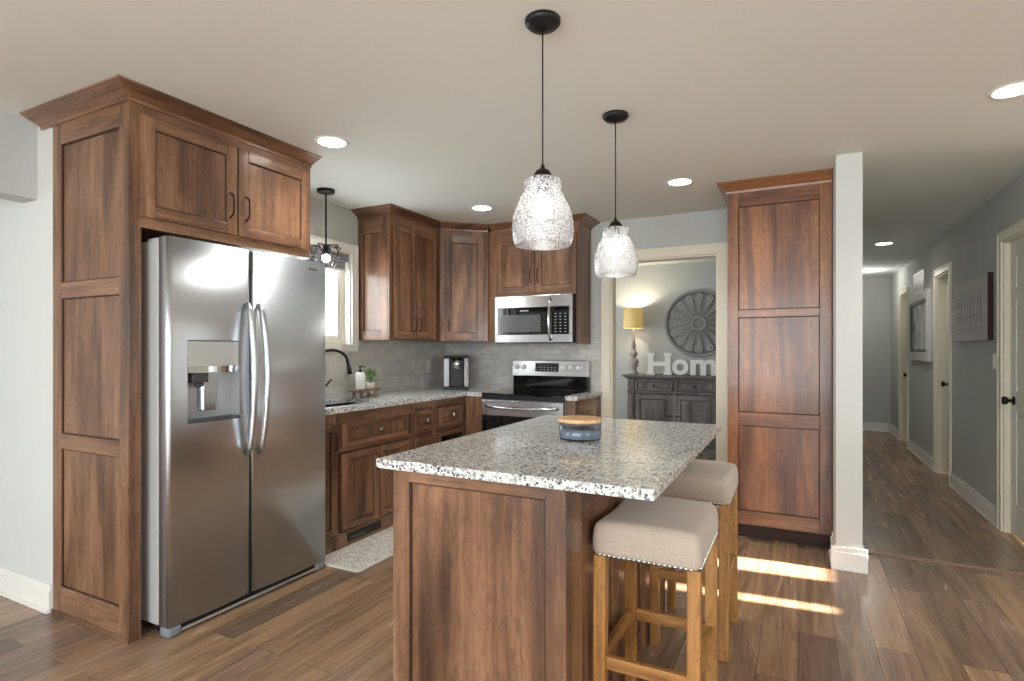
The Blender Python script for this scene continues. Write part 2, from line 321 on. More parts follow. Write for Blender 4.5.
# ------------------------------------------------------------------ mesh helpers
class MB:
    """collects shapes in world coordinates; build() links them as one object"""
    def __init__(s): s.bm = bmesh.new(); s.mats = []; s.smooth = set()
    def mi(s, m):
        if m not in s.mats: s.mats.append(m)
        return s.mats.index(m)
    def _f(s, vs, mi, sm=False):
        try: f = s.bm.faces.new(vs)
        except ValueError: return None
        f.material_index = mi; f.smooth = sm; return f
    def box(s, x0, x1, y0, y1, z0, z1, m=None, M=None):
        if x0 > x1: x0, x1 = x1, x0
        if y0 > y1: y0, y1 = y1, y0
        if z0 > z1: z0, z1 = z1, z0
        i = s.mi(m)
        P = [Vector(p) for p in ((x0,y0,z0),(x1,y0,z0),(x1,y1,z0),(x0,y1,z0),(x0,y0,z1),(x1,y0,z1),(x1,y1,z1),(x0,y1,z1))]
        if M: P = [M @ p for p in P]
        v = [s.bm.verts.new(p) for p in P]
        for q in ((3,2,1,0),(4,5,6,7),(0,1,5,4),(1,2,6,5),(2,3,7,6),(3,0,4,7)): s._f([v[k] for k in q], i)
        return s
    def prism(s, pts, z0, z1, m=None, M=None):
        """pts ccw in xy"""
        i = s.mi(m); n = len(pts)
        a = [Vector((x, y, z0)) for x, y in pts]; b = [Vector((x, y, z1)) for x, y in pts]
        if M: a = [M @ p for p in a]; b = [M @ p for p in b]
        a = [s.bm.verts.new(p) for p in a]; b = [s.bm.verts.new(p) for p in b]
        s._f(a[::-1], i); s._f(b, i)
        for k in range(n): s._f([a[k], a[(k+1) % n], b[(k+1) % n], b[k]], i)
        return s
    def lathe(s, prof, c=(0, 0, 0), seg=32, m=None, M=None, cap0=True, cap1=True, smooth=True):
        """prof list of (r,z)"""
        i = s.mi(m); rings = []
        for r, z in prof:
            ring = []
            for k in range(seg):
                a = 2*PI*k/seg; p = Vector((r*math.cos(a), r*math.sin(a), z))
                if M: p = M @ p
                ring.append(s.bm.verts.new(p + Vector(c)))
            rings.append(ring)
        for a, b in zip(rings, rings[1:]):
            for k in range(seg): s._f([a[k], a[(k+1) % seg], b[(k+1) % seg], b[k]], i, smooth)
        if cap0: s._f(rings[0][::-1], i)
        if cap1: s._f(rings[-1], i)
        return s
    def tube(s, pts, r, seg=10, m=None, closed=False, sx=1.0):
        i = s.mi(m); pts = [Vector(p) for p in pts]; rings = []; n = len(pts)
        up = Vector((0, 0, 1)); prev = None
        for k, p in enumerate(pts):
            if closed: t = (pts[(k+1) % n]-pts[k-1]).normalized()
            else: t = (pts[min(k+1, n-1)]-pts[max(k-1, 0)]).normalized()
            if prev is None:
                a = t.orthogonal().normalized() if abs(t.z) > 0.95 else t.cross(up).normalized()
            else: a = (prev - t*prev.dot(t)).normalized()
            prev = a; b = t.cross(a)
            rr = r[k] if isinstance(r, (list, tuple)) else r
            rings.append([s.bm.verts.new(p + (a*math.cos(2*PI*q/seg)*sx + b*math.sin(2*PI*q/seg))*rr) for q in range(seg)])
        L = list(zip(rings, rings[1:])) + ([(rings[-1], rings[0])] if closed else [])
        for x, y in L:
            for q in range(seg): s._f([x[q], x[(q+1) % seg], y[(q+1) % seg], y[q]], i, True)
        if not closed: s._f(rings[0][::-1], i); s._f(rings[-1], i)
        return s
    def ball(s, c, r, m=None, seg=12, rings=8, sz=(1, 1, 1)):
        i = s.mi(m); c = Vector(c); R = []
        for a in range(1, rings):
            t = PI*a/rings
            R.append([s.bm.verts.new(c + Vector((r*sz[0]*math.sin(t)*math.cos(2*PI*k/seg), r*sz[1]*math.sin(t)*math.sin(2*PI*k/seg), -r*sz[2]*math.cos(t)))) for k in range(seg)])
        b = s.bm.verts.new(c-Vector((0, 0, r*sz[2]))); t = s.bm.verts.new(c+Vector((0, 0, r*sz[2])))
        for x, y in zip(R, R[1:]):
            for k in range(seg): s._f([x[k], x[(k+1) % seg], y[(k+1) % seg], y[k]], i, True)
        for k in range(seg):
            s._f([b, R[0][(k+1) % seg], R[0][k]], i, True); s._f([t, R[-1][k], R[-1][(k+1) % seg]], i, True)
        return s
    def build(s, name, parent=None, bevel=0, loc=None):
        L = Vector(loc) if loc is not None else (root_loc(parent) if parent else Vector((0, 0, 0)))
        bmesh.ops.translate(s.bm, verts=s.bm.verts, vec=-L)
        bmesh.ops.recalc_face_normals(s.bm, faces=s.bm.faces)
        me = bpy.data.meshes.new(name); s.bm.to_mesh(me); s.bm.free()
        for m in s.mats: me.materials.append(m)
        o = bpy.data.objects.new(name, me); COL.objects.link(o)
        if parent: o.parent = parent
        else: o.location = L
        if bevel:
            b = o.modifiers.new('bevel', 'BEVEL'); b.width = bevel; b.segments = 2; b.limit_method = 'ANGLE'; b.angle_limit = 0.7
        return o
def root_loc(o):
    while o.parent: o = o.parent
    return o.location.copy()
def thing(name, loc, label, cat, group=None):
    o = bpy.data.objects.new(name, None); COL.objects.link(o); o.location = loc; o.empty_display_size = 0.1
    return tag(o, label, cat, group)
def tag(o, label, cat, group=None):
    o['label'] = label; o['category'] = cat
    if group: o['group'] = group
    return o
def struct(o): o['kind'] = 'structure'; return o
def copy_tree(o, delta, label=None):
    def rec(q, par):
        c = q.copy(); COL.objects.link(c)
        if par: c.parent = par
        for ch in q.children: rec(ch, c)
        return c
    c = rec(o, None); c.location = o.location + Vector(delta)
    if label: c['label'] = label
    return c

def frameM(O, u, w_):
    """local x->u, y->-w (depth inward), z->z ; local -y faces outwards (w_)"""
    u = Vector(u).normalized(); w_ = Vector(w_).normalized()
    return Matrix(((u.x, -w_.x, 0, O[0]), (u.y, -w_.y, 0, O[1]), (0, 0, 1, O[2]), (0, 0, 0, 1)))
def panel_door(mb, M, W, H, T=0.02, st=0.062, rt=0.062, rb=0.062, mz=None, mh=None, panels=None, rec=0.010, bead=True, raised=False):
    """front face at local y=0 going back to y=T; panels = list of (z0,z1) inner openings"""
    mb.box(0, st, 0, T, 0, H, mz, M); mb.box(W-st, W, 0, T, 0, H, mz, M)
    if panels is None: panels = [(rb, H-rt)]
    zs = 0
    for z0, z1 in panels:
        mb.box(st, W-st, 0, T, zs, z0, mh, M)
        mb.box(st, W-st, rec, T, z0, z1, mz, M)
        if bead:
            q = 0.005
            mb.box(st, st+q, rec*0.45, rec, z0, z1, GLAZE, M); mb.box(W-st-q, W-st, rec*0.45, rec, z0, z1, GLAZE, M)
            mb.box(st+q, W-st-q, rec*0.45, rec, z0, z0+q, GLAZE, M); mb.box(st+q, W-st-q, rec*0.45, rec, z1-q, z1, GLAZE, M)
        if raised:
            q = 0.035; mb.box(st+q, W-st-q, rec*0.35, rec, z0+q, z1-q, mz, M)
        zs = z1
    mb.box(st, W-st, 0, T, zs, H, mh, M)
def pull(name, parent, M, x, z, L=0.12, m=BRONZE):
    """vertical bow pull at local x, centre z"""
    p = []
    for k in range(9):
        t = k/8; zz = z-L/2+L*t; d = -0.006-0.024*min(1, math.sin(PI*t)*2.2) if 0 < k < 8 else 0.0
        p.append(M @ Vector((x, d, zz)))
    mb = MB().tube(p, 0.0045, 8, m); return mb.build(name, parent)
def knob(name, parent, M, x, z, r=0.021, m=PEWTER):
    mb = MB(); R = M @ Matrix.Translation((x, 0, z)) @ Matrix.Rotation(PI/2, 4, 'X')
    mb.lathe([(0.007, 0), (0.006, 0.012), (r*0.9, 0.016), (r, 0.022), (r*0.75, 0.028), (0.002, 0.030)], seg=16, m=m, M=R)
    return mb.build(name, parent)
def crown(name, parent, path, z0, z1, p, m, extra=0.0):
    """path: list of xy points of the face line, offsets outward to the right-hand side of travel"""
    mb = MB(); i = mb.mi(m); pts = [Vector((x, y)) for x, y in path]; n = len(pts)
    nr = []
    for a, b in zip(pts, pts[1:]):
        d = (b-a).normalized(); nr.append(Vector((d.y, -d.x)))
    offs = []
    for k in range(n):
        if k == 0: offs.append(nr[0])
        elif k == n-1: offs.append(nr[-1])
        else:
            s_ = nr[k-1]+nr[k]; offs.append(s_ / (s_.dot(nr[k])))
    prof = [(-0.012, z0-0.010), (0.008, z0-0.010), (0.010, z0+0.004), (p*0.45, z0+(z1-z0)*0.42), (p*0.93, z0+(z1-z0)*0.80), (p, z0+(z1-z0)*0.82), (p, z1), (-0.012, z1)]
    rings = [[mb.bm.verts.new((q.x+o.x*r, q.y+o.y*r, z)) for r, z in prof] for q, o in zip(pts, offs)]
    for q, (a, b) in enumerate(zip(rings, rings[1:])):
        d = pts[q+1]-pts[q]
        i = mb.mi((PX if m is PX else WX) if abs(d.x) >= abs(d.y) else (WZ if m is PX else WY))
        for k in range(len(prof)): mb._f([a[k], b[k], b[(k+1) % len(prof)], a[(k+1) % len(prof)]], i)
    mb._f(rings[0], i); mb._f(rings[-1][::-1], i)
    return mb.build(name, parent)
# ------------------------------------------------------------------ the setting
CH = 2.44; KX = -3.26; FY = 4.87
def wall(name, axis, c0, c1, a0, a1, z0, z1, m, holes=()):
    """axis 'x': slab between x=c0..c1 running along y a0..a1 ; axis 'y' the other way; holes (a,b,z,z)"""
    mb = MB()
    def bx(p, q, r, s_):
        if q-p < 1e-6 or s_-r < 1e-6: return
        if axis == 'x': mb.box(c0, c1, p, q, r, s_, m)
        else: mb.box(p, q, c0, c1, r, s_, m)
    cur = a0
    for h in sorted(holes):
        bx(cur, h[0], z0, z1); bx(h[0], h[1], z0, h[2]); bx(h[0], h[1], h[3], z1); cur = h[1]
    bx(cur, a1, z0, z1)
    return struct(mb.build(name))
struct(MB().box(-5.82, 4.12, -3.62, 1.56, -0.1, 0, FLOOR).box(-3.39, 4.12, 1.56, 10.72, -0.1, 0, FLOOR).build('floor'))
struct(MB().box(-5.82, 4.12, -3.62, 1.56, CH, CH+0.1, CEIL).box(-3.39, 4.12, 1.56, 10.72, CH, CH+0.1, CEIL).build('ceiling'))
wall('wall_kitchen_left', 'x', KX-0.13, KX, 1.56, FY, 0, CH, PAINT, [(2.47, 3.50, 1.335, 2.085)])
wall('wall_left_return', 'y', 1.438, 1.56, -5.7, KX, 0, CH, PAINT_L)
wall('wall_left_header', 'x', -3.55, -3.41, -3.5, 1.438, 2.046, CH, PAINT)
wall('wall_far', 'y', FY, FY+0.12, KX-0.13, 0.2, 0, CH, PAINT, [(-1.49, -0.586, 0, 2.08)])
wall('wall_hall_left', 'x', 0.2, 0.334, 3.83, 10.6, 0, CH, PAINT_L)
wall('wall_hall_end', 'y', 10.6, 10.72, 0.2, 1.45, 0, CH, PAINT)
D1, D2, D3 = (4.40, 5.14), (6.70, 7.28), (9.02, 9.62)
wall('wall_hall_right', 'x', 1.30, 1.42, 4.25, 10.6, 0, CH, PAINT, [(D1[0], D1[1], 0, 2.06), (D2[0], D2[1], 0, 2.06), (D3[0], D3[1], 0, 2.06)])
wall('wall_living_right_end', 'y', 4.25, 4.37, 1.42, 4.0, 0, CH, PAINT, [(1.75, 3.35, 0.75, 2.1)])
wall('wall_living_right', 'x', 4.0, 4.12, -3.5, 4.37, 0, CH, PAINT, [(-1.3, 0.5, 1.05, 2.05), (3.515, 3.60, 1.655, 2.06), (3.945, 4.165, 1.655, 2.06)])  # the two narrow slits are added out of view to shape the sun patches
wall('wall_living_back', 'y', -3.62, -3.5, -5.82, 4.12, 0, CH, PAINT, [(-2.8, 1.6, 0.4, 2.3)])
wall('wall_living_left', 'x', -5.82, -5.7, -3.5, 1.56, 0, CH, PAINT, [(-3.3, -1.5, 0.5, 2.2)])
wall('wall_dining_back', 'y', 7.64, 7.76, -3.39, 0.2, 0, CH, PAINT)
wall('wall_dining_left', 'x', -3.39, -3.26, 4.99, 7.64, 0, CH, PAINT)
# backsplash tiles
n_trim = [0]
def trim(mb, bevel=0.002):
    n_trim[0] += 1; return struct(mb.build('trim_%d' % n_trim[0], bevel=bevel))
trim(MB().box(KX, KX+0.008, 2.45, FY-0.008, 0.92, 1.275, TILE_X).box(KX, KX+0.008, 3.57, FY-0.008, 1.275, 1.37, TILE_X), 0)
trim(MB().box(KX, -1.578, FY-0.008, FY, 0.92, 1.37, TILE_Y), 0)
# doorway casing to the dining room
def casing(axis, c, out, a0, a1, z, cw=0.083, t=0.018, m=CREAM, jamb=0.12, z0=0.0, sill=False):
    """flat casing on plane c, projecting towards out (+1/-1); jamb lining going the other way"""
    mb = MB()
    def bx(p, q, d0, d1, r, s_):
        if axis == 'x': mb.box(d0, d1, p, q, r, s_, m)
        else: mb.box(p, q, d0, d1, r, s_, m)
    o = out*t
    bx(a0-cw, a0, c, c+o, z0, z+cw); bx(a1, a1+cw, c, c+o, z0, z+cw); bx(a0, a1, c, c+o, z, z+cw)
    bx(a0-cw, a0-cw*0.72, c+o, c+o*1.35, z0, z+cw); bx(a1+cw*0.72, a1+cw, c+o, c+o*1.35, z0, z+cw); bx(a0-cw*0.72, a1+cw*0.72, c+o, c+o*1.35, z+cw*0.72, z+cw)
    if sill: bx(a0-cw, a1+cw, c, c+o, z0-cw*0.85, z0)
    j = -out*jamb
    bx(a0, a0+0.014, c, c+j, z0, z); bx(a1-0.014, a1, c, c+j, z0, z); bx(a0+0.014, a1-0.014, c, c+j, z-0.014, z)
    return mb
trim(casing('y', FY, -1, -1.49, -0.586, 2.08))
# casings and doors of the hall
for a in (D1, D2, D3): trim(casing('x', 1.30, -1, a[0], a[1], 2.06, cw=0.066, t=0.016, jamb=0.12))
def six_panel(name, y0, y1, z1, x):
    mb = MB(); W = y1-y0; st = 0.11 if W > 0.6 else 0.09; mid = 0.09
    M = frameM((x, y1, 0.008), (0, -1, 0), (-1, 0, 0)); H = z1-0.008
    mb.box(0, W, 0.008, 0.035, 0, H, DOORP, M)
    rails = [(0, 0.22), (0.86, 1.0), (1.62, 1.72), (H-0.11, H)]
    for a, b in rails: mb.box(st, W-st, 0, 0.008, a, b, DOORP, M)
    mb.box(0, st, 0, 0.008, 0, H, DOORP, M); mb.box(W-st, W, 0, 0.008, 0, H, DOORP, M)
    for (a, b), (c, d) in zip(rails, rails[1:]):
        mb.box((W-mid)/2, (W+mid)/2, 0, 0.008, b, c, DOORP, M)
        for p, q in ((st, (W-mid)/2), ((W+mid)/2, W-st)):
            mb.box(p+0.025, q-0.025, 0.002, 0.008, b+0.025, c-0.025, DOORP, M)
    o = struct(mb.build(name, bevel=0.003))
    k = MB(); R = M @ Matrix.Translation((0.07, 0, 0.93)) @ Matrix.Rotation(PI/2, 4, 'X')
    k.lathe([(0.032, 0), (0.030, 0.006), (0.011, 0.010), (0.010, 0.030), (0.024, 0.036), (0.030, 0.050), (0.024, 0.062), (0.004, 0.066)], seg=20, m=BLACK, M=R)
    kb = k.build('door_knob', o); kb['label'] = 'black round door knob'
    return o
six_panel('door_1', D1[0]+0.015, D1[1]-0.015, 2.045, 1.335)
six_panel('door_2', D2[0]+0.015, D2[1]-0.015, 2.045, 1.385)
six_panel('door_3', D3[0]+0.015, D3[1]-0.015, 2.045, 1.385)
# baseboards
def baseboard(name, segs, t=0.016, h=0.135):
    """segs: list of (axis, c, out, a0, a1)"""
    mb = MB()
    for axis, c, out, a0, a1 in segs:
        for tt, z0, z1 in ((t*1.6, 0, 0.018), (t, 0.018, h-0.03), (t*0.6, h-0.03, h)):
            d0, d1 = c, c+out*tt
            e0, e1 = a0, a1
            if axis == 'x': mb.box(d0, d1, e0, e1, z0, z1, WHITE_TRIM)
            else: mb.box(e0, e1, d0, d1, z0, z1, WHITE_TRIM)
    return struct(mb.build(name, bevel=0.002))
baseboard('baseboard_left_return', [('y', 1.438, -1, -5.7, -3.268)])
baseboard('baseboard_hall_left', [('x', 0.2, -1, 3.83, 4.12), ('y', 3.83, -1, 0.1745, 0.3595), ('x', 0.334, 1, 3.83, 10.58)])
baseboard('baseboard_hall_right', [('x', 1.30, -1, 5.207, 6.633), ('x', 1.30, -1, 7.347, 8.953), ('x', 1.30, -1, 9.687, 10.6), ('x', 1.30, -1, 4.25, 4.333)])
baseboard('baseboard_hall_end', [('y', 10.6, -1, 0.36, 1.274)])
baseboard('baseboard_dining', [('y', 7.64, -1, -3.2, 0.2)])
# strip between the floors at the mouth of the hall
trim(MB().box(0.361, 4.0, 4.195, 4.235, 0, 0.009, plain('brown_threshold', (140, 112, 92), rough=0.4)), 0.003)
# window over the sink
trim(casing('x', KX, 1, 2.47, 3.50, 2.085, cw=0.066, t=0.018, m=WHITE_TRIM, jamb=0.13, z0=1.335, sill=True))
win = MB()
fx0, fx1 = KX-0.10, KX-0.06
for a, b in ((2.484, 2.524), (3.446, 3.486), (2.962, 3.008)): win.box(fx0, fx1, a, b, 1.336, 2.07, CREAM)
win.box(fx0, fx1, 2.524, 3.446, 1.336, 1.376, CREAM).box(fx0, fx1, 2.524, 3.446, 2.03, 2.07, CREAM)
for a, b in ((2.524, 2.962), (3.008, 3.446)):
    for e0, e1 in ((a, a+0.028), (b-0.028, b)): win.box(fx0+0.008, fx1-0.008, e0, e1, 1.376, 2.03, WHITE_TRIM)
    win.box(fx0+0.008, fx1-0.008, a+0.028, b-0.028, 1.376, 1.404, WHITE_TRIM).box(fx0+0.008, fx1-0.008, a+0.028, b-0.028, 2.0, 2.03, WHITE_TRIM)
wo = struct(win.build('window_1', bevel=0.002))
pn = MB().box(fx0+0.018, fx0+0.022, 2.552, 2.934, 1.404, 2.0, GLASS).box(fx0+0.018, fx0+0.022, 3.036, 3.418, 1.404, 2.0, GLASS).build('window_pane', wo)
# windows added to the unseen living side to let daylight in
def added_window(name, axis, c, a0, a1, z0, z1, n):
    mb = MB()
    def bx(p, q, r, s_):
        if axis == 'x': mb.box(c, c+0.05, p, q, r, s_, WHITE_TRIM)
        else: mb.box(p, q, c, c+0.05, r, s_, WHITE_TRIM)
    bx(a0, a1, z0, z0+0.05); bx(a0, a1, z1-0.05, z1)
    for k in range(n+1):
        p = a0+(a1-a0-0.05)*k/n; bx(p, p+0.05, z0+0.05, z1-0.05)
    return struct(mb.build(name))
added_window('added_window_2', 'y', -3.58, -2.8, 1.6, 0.4, 2.3, 4)
added_window('added_window_3', 'x', -5.78, -3.3, -1.5, 0.5, 2.2, 2)
added_window('added_window_4', 'x', 4.03, -1.3, 0.5, 1.05, 2.05, 2)

added_window('added_window_5', 'y', 4.29, 1.75, 3.35, 0.75, 2.1, 2)  # unseen window added for a bright reflection on the refrigerator
# roller shade at the window
o = thing('roller_shade', (KX-0.03, 2.985, 1.99), 'grey roller shade pulled up at the top of the window over the sink', 'window shade')
MB().box(KX-0.055, KX-0.005, 2.49, 3.48, 2.005, 2.068, BLINDF).build('cassette', o, 0.004)
MB().box(KX-0.034, KX-0.030, 2.50, 3.47, 1.945, 2.005, BLINDF).build('shade_cloth', o)
MB().box(KX-0.040, KX-0.024, 2.50, 3.47, 1.925, 1.945, WHITE_TRIM).build('bottom_bar', o, 0.002)

# ------------------------------------------------------------------ fridge enclosure cabinet
o = thing('refrigerator_cabinet', (-2.94, 1.95, 0), 'tall brown wood cabinet surround enclosing the refrigerator with two doors above it', 'cabinet')
M = frameM((KX+0.002, 1.435, 0), (1, 0, 0), (0, -1, 0))
mb = MB(); panel_door(mb, M, 0.643-0.002, 2.40, T=0.045, st=0.074, rt=0.11, mz=WZ, mh=WX, panels=[(0.143, 0.812), (0.885, 1.539), (1.615, 2.285)], rec=0.012)
mb.build('side_panel', o, 0.002)
MB().box(KX+0.002, -2.610, 1.427, 1.435, 0, 0.022, WX).build('base_strip', o, 0.003)
MB().box(-2.66, -2.6175, 1.4805, 1.489, 0, 1.84, WZ).build('front_stile', o, 0.002)
mb = MB().box(KX+0.002, -2.640, 1.4805, 2.465, 1.84, 2.40, WZ)
mb.box(-2.640, -2.6175, 1.4805, 2.465, 1.84, 1.893, WY).box(-2.640, -2.6175, 1.4805, 2.465, 2.33, 2.40, WY)
mb.box(-2.640, -2.6175, 1.4805, 1.53, 1.893, 2.33, WZ).box(-2.640, -2.6175, 2.40, 2.465, 1.893, 2.33, WZ).box(-2.640, -2.6175, 1.93, 1.99, 1.893, 2.33, WZ)
mb.build('upper_box', o, 0.001)
for a, b, hx in ((1.478, 1.956, 0.435), (1.964, 2.440, 0.041)):
    M = frameM((-2.596, a, 1.885), (0, 1, 0), (1, 0, 0))
    mb = MB(); panel_door(mb, M, b-a, 0.457, T=0.021, st=0.06, rt=0.055, rb=0.055, mz=WZ, mh=WY)
    d = mb.build('door', o, 0.003); pull('handle', d, M, hx, 0.147, 0.13)
crown('crown_molding', o, [(-3.36, 1.435), (-2.6175, 1.435), (-2.6175, 2.466)], 2.395, 2.439, 0.092, WY)

# ------------------------------------------------------------------ refrigerator
R0 = thing('refrigerator', (-2.86, 2.0, 0), 'large stainless steel side by side refrigerator with water dispenser', 'refrigerator')
mb = MB().box(-3.22, -2.565, 1.53, 2.462, 0.05, 1.785, GREYPL)
for y in (1.58, 2.40):
    mb.lathe([(0.02, 0), (0.02, 0.05)], (-2.62, y, 0), 12, BLACKPL); mb.lathe([(0.02, 0), (0.02, 0.05)], (-3.15, y, 0), 12, BLACKPL)
mb.build('body', R0, 0.004)
def rounded_door(y0, y1, hole=None):
    mb = MB(); i = mb.mi(STEEL)
    xb, xf = -2.562, -2.492
    def prof(y):
        e = 0.018; d = min(y-y0, y1-y); b = 0.010*(1-((y-(y0+y1)/2)/((y1-y0)/2))**2)
        if d < e: b -= 0.013*(1-math.sqrt(max(0, 1-((e-d)/e)**2)))
        return xf-0.008+b
    ys = sorted(set([y0+ (y1-y0)*k/14 for k in range(15)] + [y0+0.018*k/6 for k in range(7)] + [y1-0.018*k/6 for k in range(7)] + (list(hole[:2]) if hole else [])))
    z0, z1 = 0.048, 1.80
    zs = [z0, z1] if not hole else [z0, hole[2], hole[3], z1]
    def vtx(y, z, x=None): return mb.bm.verts.new((prof(y) if x is None else x, y, z))
    V = [[vtx(y, z) for y in ys] for z in zs]
    for a in range(len(zs)-1):
        for k in range(len(ys)-1):
            if hole and zs[a] == hole[2] and ys[k] >= hole[0]-1e-6 and ys[k+1] <= hole[1]+1e-6: continue
            mb._f([V[a][k], V[a][k+1], V[a+1][k+1], V[a+1][k]], i, True)
    g = mb.mi(GREYPL)
    bt = [vtx(y, z0, xb) for y in (y0, y1)]; tp = [vtx(y, z1, xb) for y in (y0, y1)]
    mb._f([bt[1], bt[0], tp[0], tp[1]], g)
    mb._f(V[0][::-1]+[bt[0], bt[1]], g); mb._f(V[-1]+[tp[1], tp[0]], g)
    mb._f([r[0] for r in V]+[tp[0], bt[0]], i); mb._f([r[-1] for r in V][::-1]+[bt[1], tp[1]], i)
    return mb, prof
hole = (1.621, 1.890, 0.951, 1.336)
mb, prof = rounded_door(1.533, 1.959, hole); d1 = mb.build('freezer_door', R0)
mb, _ = rounded_door(1.967, 2.478); d2 = mb.build('fresh_food_door', R0)
# dispenser
FOOTG = plain('foot_cover_grey', (128, 134, 140), rough=0.35)
def quad_shell(mb, pts, m):
    mb._f([mb.bm.verts.new(p) for p in pts], mb.mi(m))
mb = MB(); x0, x1 = -2.558, -2.494; a, b, c, e = hole
DISP = plain('dispenser_grey', (176, 180, 182), rough=0.3, metal=0.4)
quad_shell(mb, [(x0, a, c), (x0, b, c), (x0, b, e), (x0, a, e)], DISP)
quad_shell(mb, [(x0, a, c), (x1, a, c), (x1, a, e), (x0, a, e)], DISP); quad_shell(mb, [(x0, b, c), (x1, b, c), (x1, b, e), (x0, b, e)], DISP)
quad_shell(mb, [(x0, a, c), (x0, b, c), (x1, b, c), (x1, a, c)], DISP); quad_shell(mb, [(x0, a, e), (x0, b, e), (x1, b, e), (x1, a, e)], DISP)
f = mb.build('dispenser_recess', d1)
MB().box(-2.552, -2.493, a+0.004, b-0.004, 1.212, 1.332, plain('dispenser_panel_silver', (190, 192, 188), rough=0.4, metal=0.3)).build('dispenser_panel', d1, 0.003)
mb = MB(); i = mb.mi(CHROME); N = 12; rows = []
for k in range(N+1):
    t = k/N; y = a+0.003+(b-a-0.006)*t; x = -2.493+0.020*math.sin(PI*t)
    rows.append([mb.bm.verts.new(p) for p in ((-2.55, y, 1.184), (x, y, 1.184), (x, y, 1.214), (-2.55, y, 1.214))])
for p, q in zip(rows, rows[1:]):
    for k in range(4): mb._f([p[k], q[k], q[(k+1) % 4], p[(k+1) % 4]], i)
mb._f(rows[0], i); mb._f(rows[-1][::-1], i)
mb.build('dispenser_bezel', d1)
MB().box(-2.548, -2.500, 1.650, 1.730, 1.135, 1.184, DGREY).lathe([(0.012, 0), (0.016, 0.02)], (-2.525, 1.69, 1.113), 12, DGREY).build('water_nozzle', d1, 0.004)
mb = MB(); mb.prism([(-2.556, 1.71), (-2.532, 1.73), (-2.532, 1.79), (-2.556, 1.81)], 1.0, 1.184, CHROME).build('paddle', d1, 0.004)
MB().box(-2.556, -2.480, a+0.004, b-0.004, 0.951, 0.964, DGREY).build('drip_tray', d1, 0.003)
for yy, dd in ((1.930, d1), (1.998, d2)):
    pts = []; rad = []
    for k in range(21):
        t = k/20; z = 0.76+0.765*t; s_ = math.sin(PI*t)
        pts.append((-2.487+0.006+0.052*s_**0.55 if 0 < k < 20 else -2.488, yy+(0.006 if dd is d2 else -0.004)*s_, z)); rad.append(0.014+0.003*s_)
    MB().tube(pts, rad, 12, STEEL).build('handle', dd)
MB().box(-2.486, -2.4795, 2.325, 2.385, 1.748, 1.757, CHROME).build('nameplate', d2)
mb = MB().box(-2.56, -2.515, 1.60, 2.40, 0.012, 0.046, BLACKPL).box(-2.514, -2.505, 1.60, 2.40, 0.010, 0.020, GREYPL)
mb.build('toe_grille', R0)
for y0, y1 in ((1.535, 1.60), (2.40, 2.466)): MB().box(-2.565, -2.496, y0, y1, 0.0, 0.046, FOOTG).build('foot_cover', R0, 0.012)
for y0, y1 in ((1.54, 1.66), (2.34, 2.455)): MB().box(-2.66, -2.57, y0, y1, 1.786, 1.800, GREYPL).build('hinge_cover', R0, 0.003)

# ------------------------------------------------------------------ lower cabinets, left run
BX = -2.64; CT = 0.885
def base_unit(name, y0, y1, label, rails, group=None):
    """box on the left wall with a face frame; rails = z levels of frame rails (z0,z1)"""
    o = thing(name, ((KX+BX)/2, (y0+y1)/2, 0), label, 'cabinet', group)
    zt_ = CT if y0 > 3.4 else 0.715
    mb = MB().box(KX+0.002, BX-0.022, y0+0.001, y1-0.001, 0.0, zt_, WZ)
    if zt_ < CT: mb.box(BX-0.022, BX, y0+0.03, y1-0.03, 0.655, 0.825, WY)
    mb.box(BX-0.022, BX, y0+0.001, y0+0.03, 0.0, CT, WZ).box(BX-0.022, BX, y1-0.03, y1-0.001, 0.0, CT, WZ)
    for a, b in rails: mb.box(BX-0.022, BX, y0+0.03, y1-0.03, a, b, WY)
    mb.build('cabinet_body', o, 0.0015)
    return o
def front(o, kind, y0, y1, z0, z1, hz=None, hx=None, hw='knob', st=0.05, insert=None, **k):
    M = frameM((BX+0.020, y0, z0), (0, 1, 0), (1, 0, 0)); mb = MB()
    panel_door(mb, M, y1-y0, z1-z0, T=0.0195, st=st, rt=k.get('rt', 0.045), rb=k.get('rb', 0.045), mz=WZ, mh=WY, raised=k.get('raised', True))
    d = mb.build(kind, o, 0.0025)
    if hw == 'knob': knob('knob', d, M, (y1-y0)/2 if hx is None else hx, (z1-z0)/2 if hz is None else hz)
    elif hw == 'pull': pull('handle', d, M, hx, hz, 0.13)
    return d, M
RL = [(0.0, 0.10), (0.625, 0.655), (0.825, CT)]
o = base_unit('dishwasher_end_cabinet', 2.466, 2.70, 'brown narrow lower cabinet squeezed between the refrigerator and the sink cabinet', [(0.0, 0.10), (0.825, CT)])
o.name = 'lower_cabinet'
front(o, 'door', 2.485, 2.69, 0.11, 0.815, hx=0.175, hz=0.60, hw='pull')
o = base_unit('lower_cabinet', 2.70, 3.50, 'brown lower cabinet under the sink with one wide drawer front over two doors', RL)
front(o, 'drawer', 2.735, 3.465, 0.660, 0.810, rt=0.03, rb=0.03)
front(o, 'door', 2.735, 3.094, 0.115, 0.615, hx=0.325, hz=0.40, hw='pull')
front(o, 'door', 3.104, 3.465, 0.115, 0.615, hx=0.036, hz=0.40, hw='pull')
MB().box(BX, BX+0.006, 2.80, 3.13, 0.028, 0.085, BLACKPL).box(BX+0.006, BX+0.009, 2.82, 2.97, 0.038, 0.060, DGREY).build('vent_grille', o, 0.001)
o = base_unit('lower_cabinet', 3.50, 3.80, 'brown narrow lower cabinet with a stack of small drawers', [(0.0, 0.10), (0.625, 0.655), (0.825, CT), (0.36, 0.385)])
front(o, 'drawer', 3.515, 3.785, 0.660, 0.810, rt=0.03, rb=0.03)
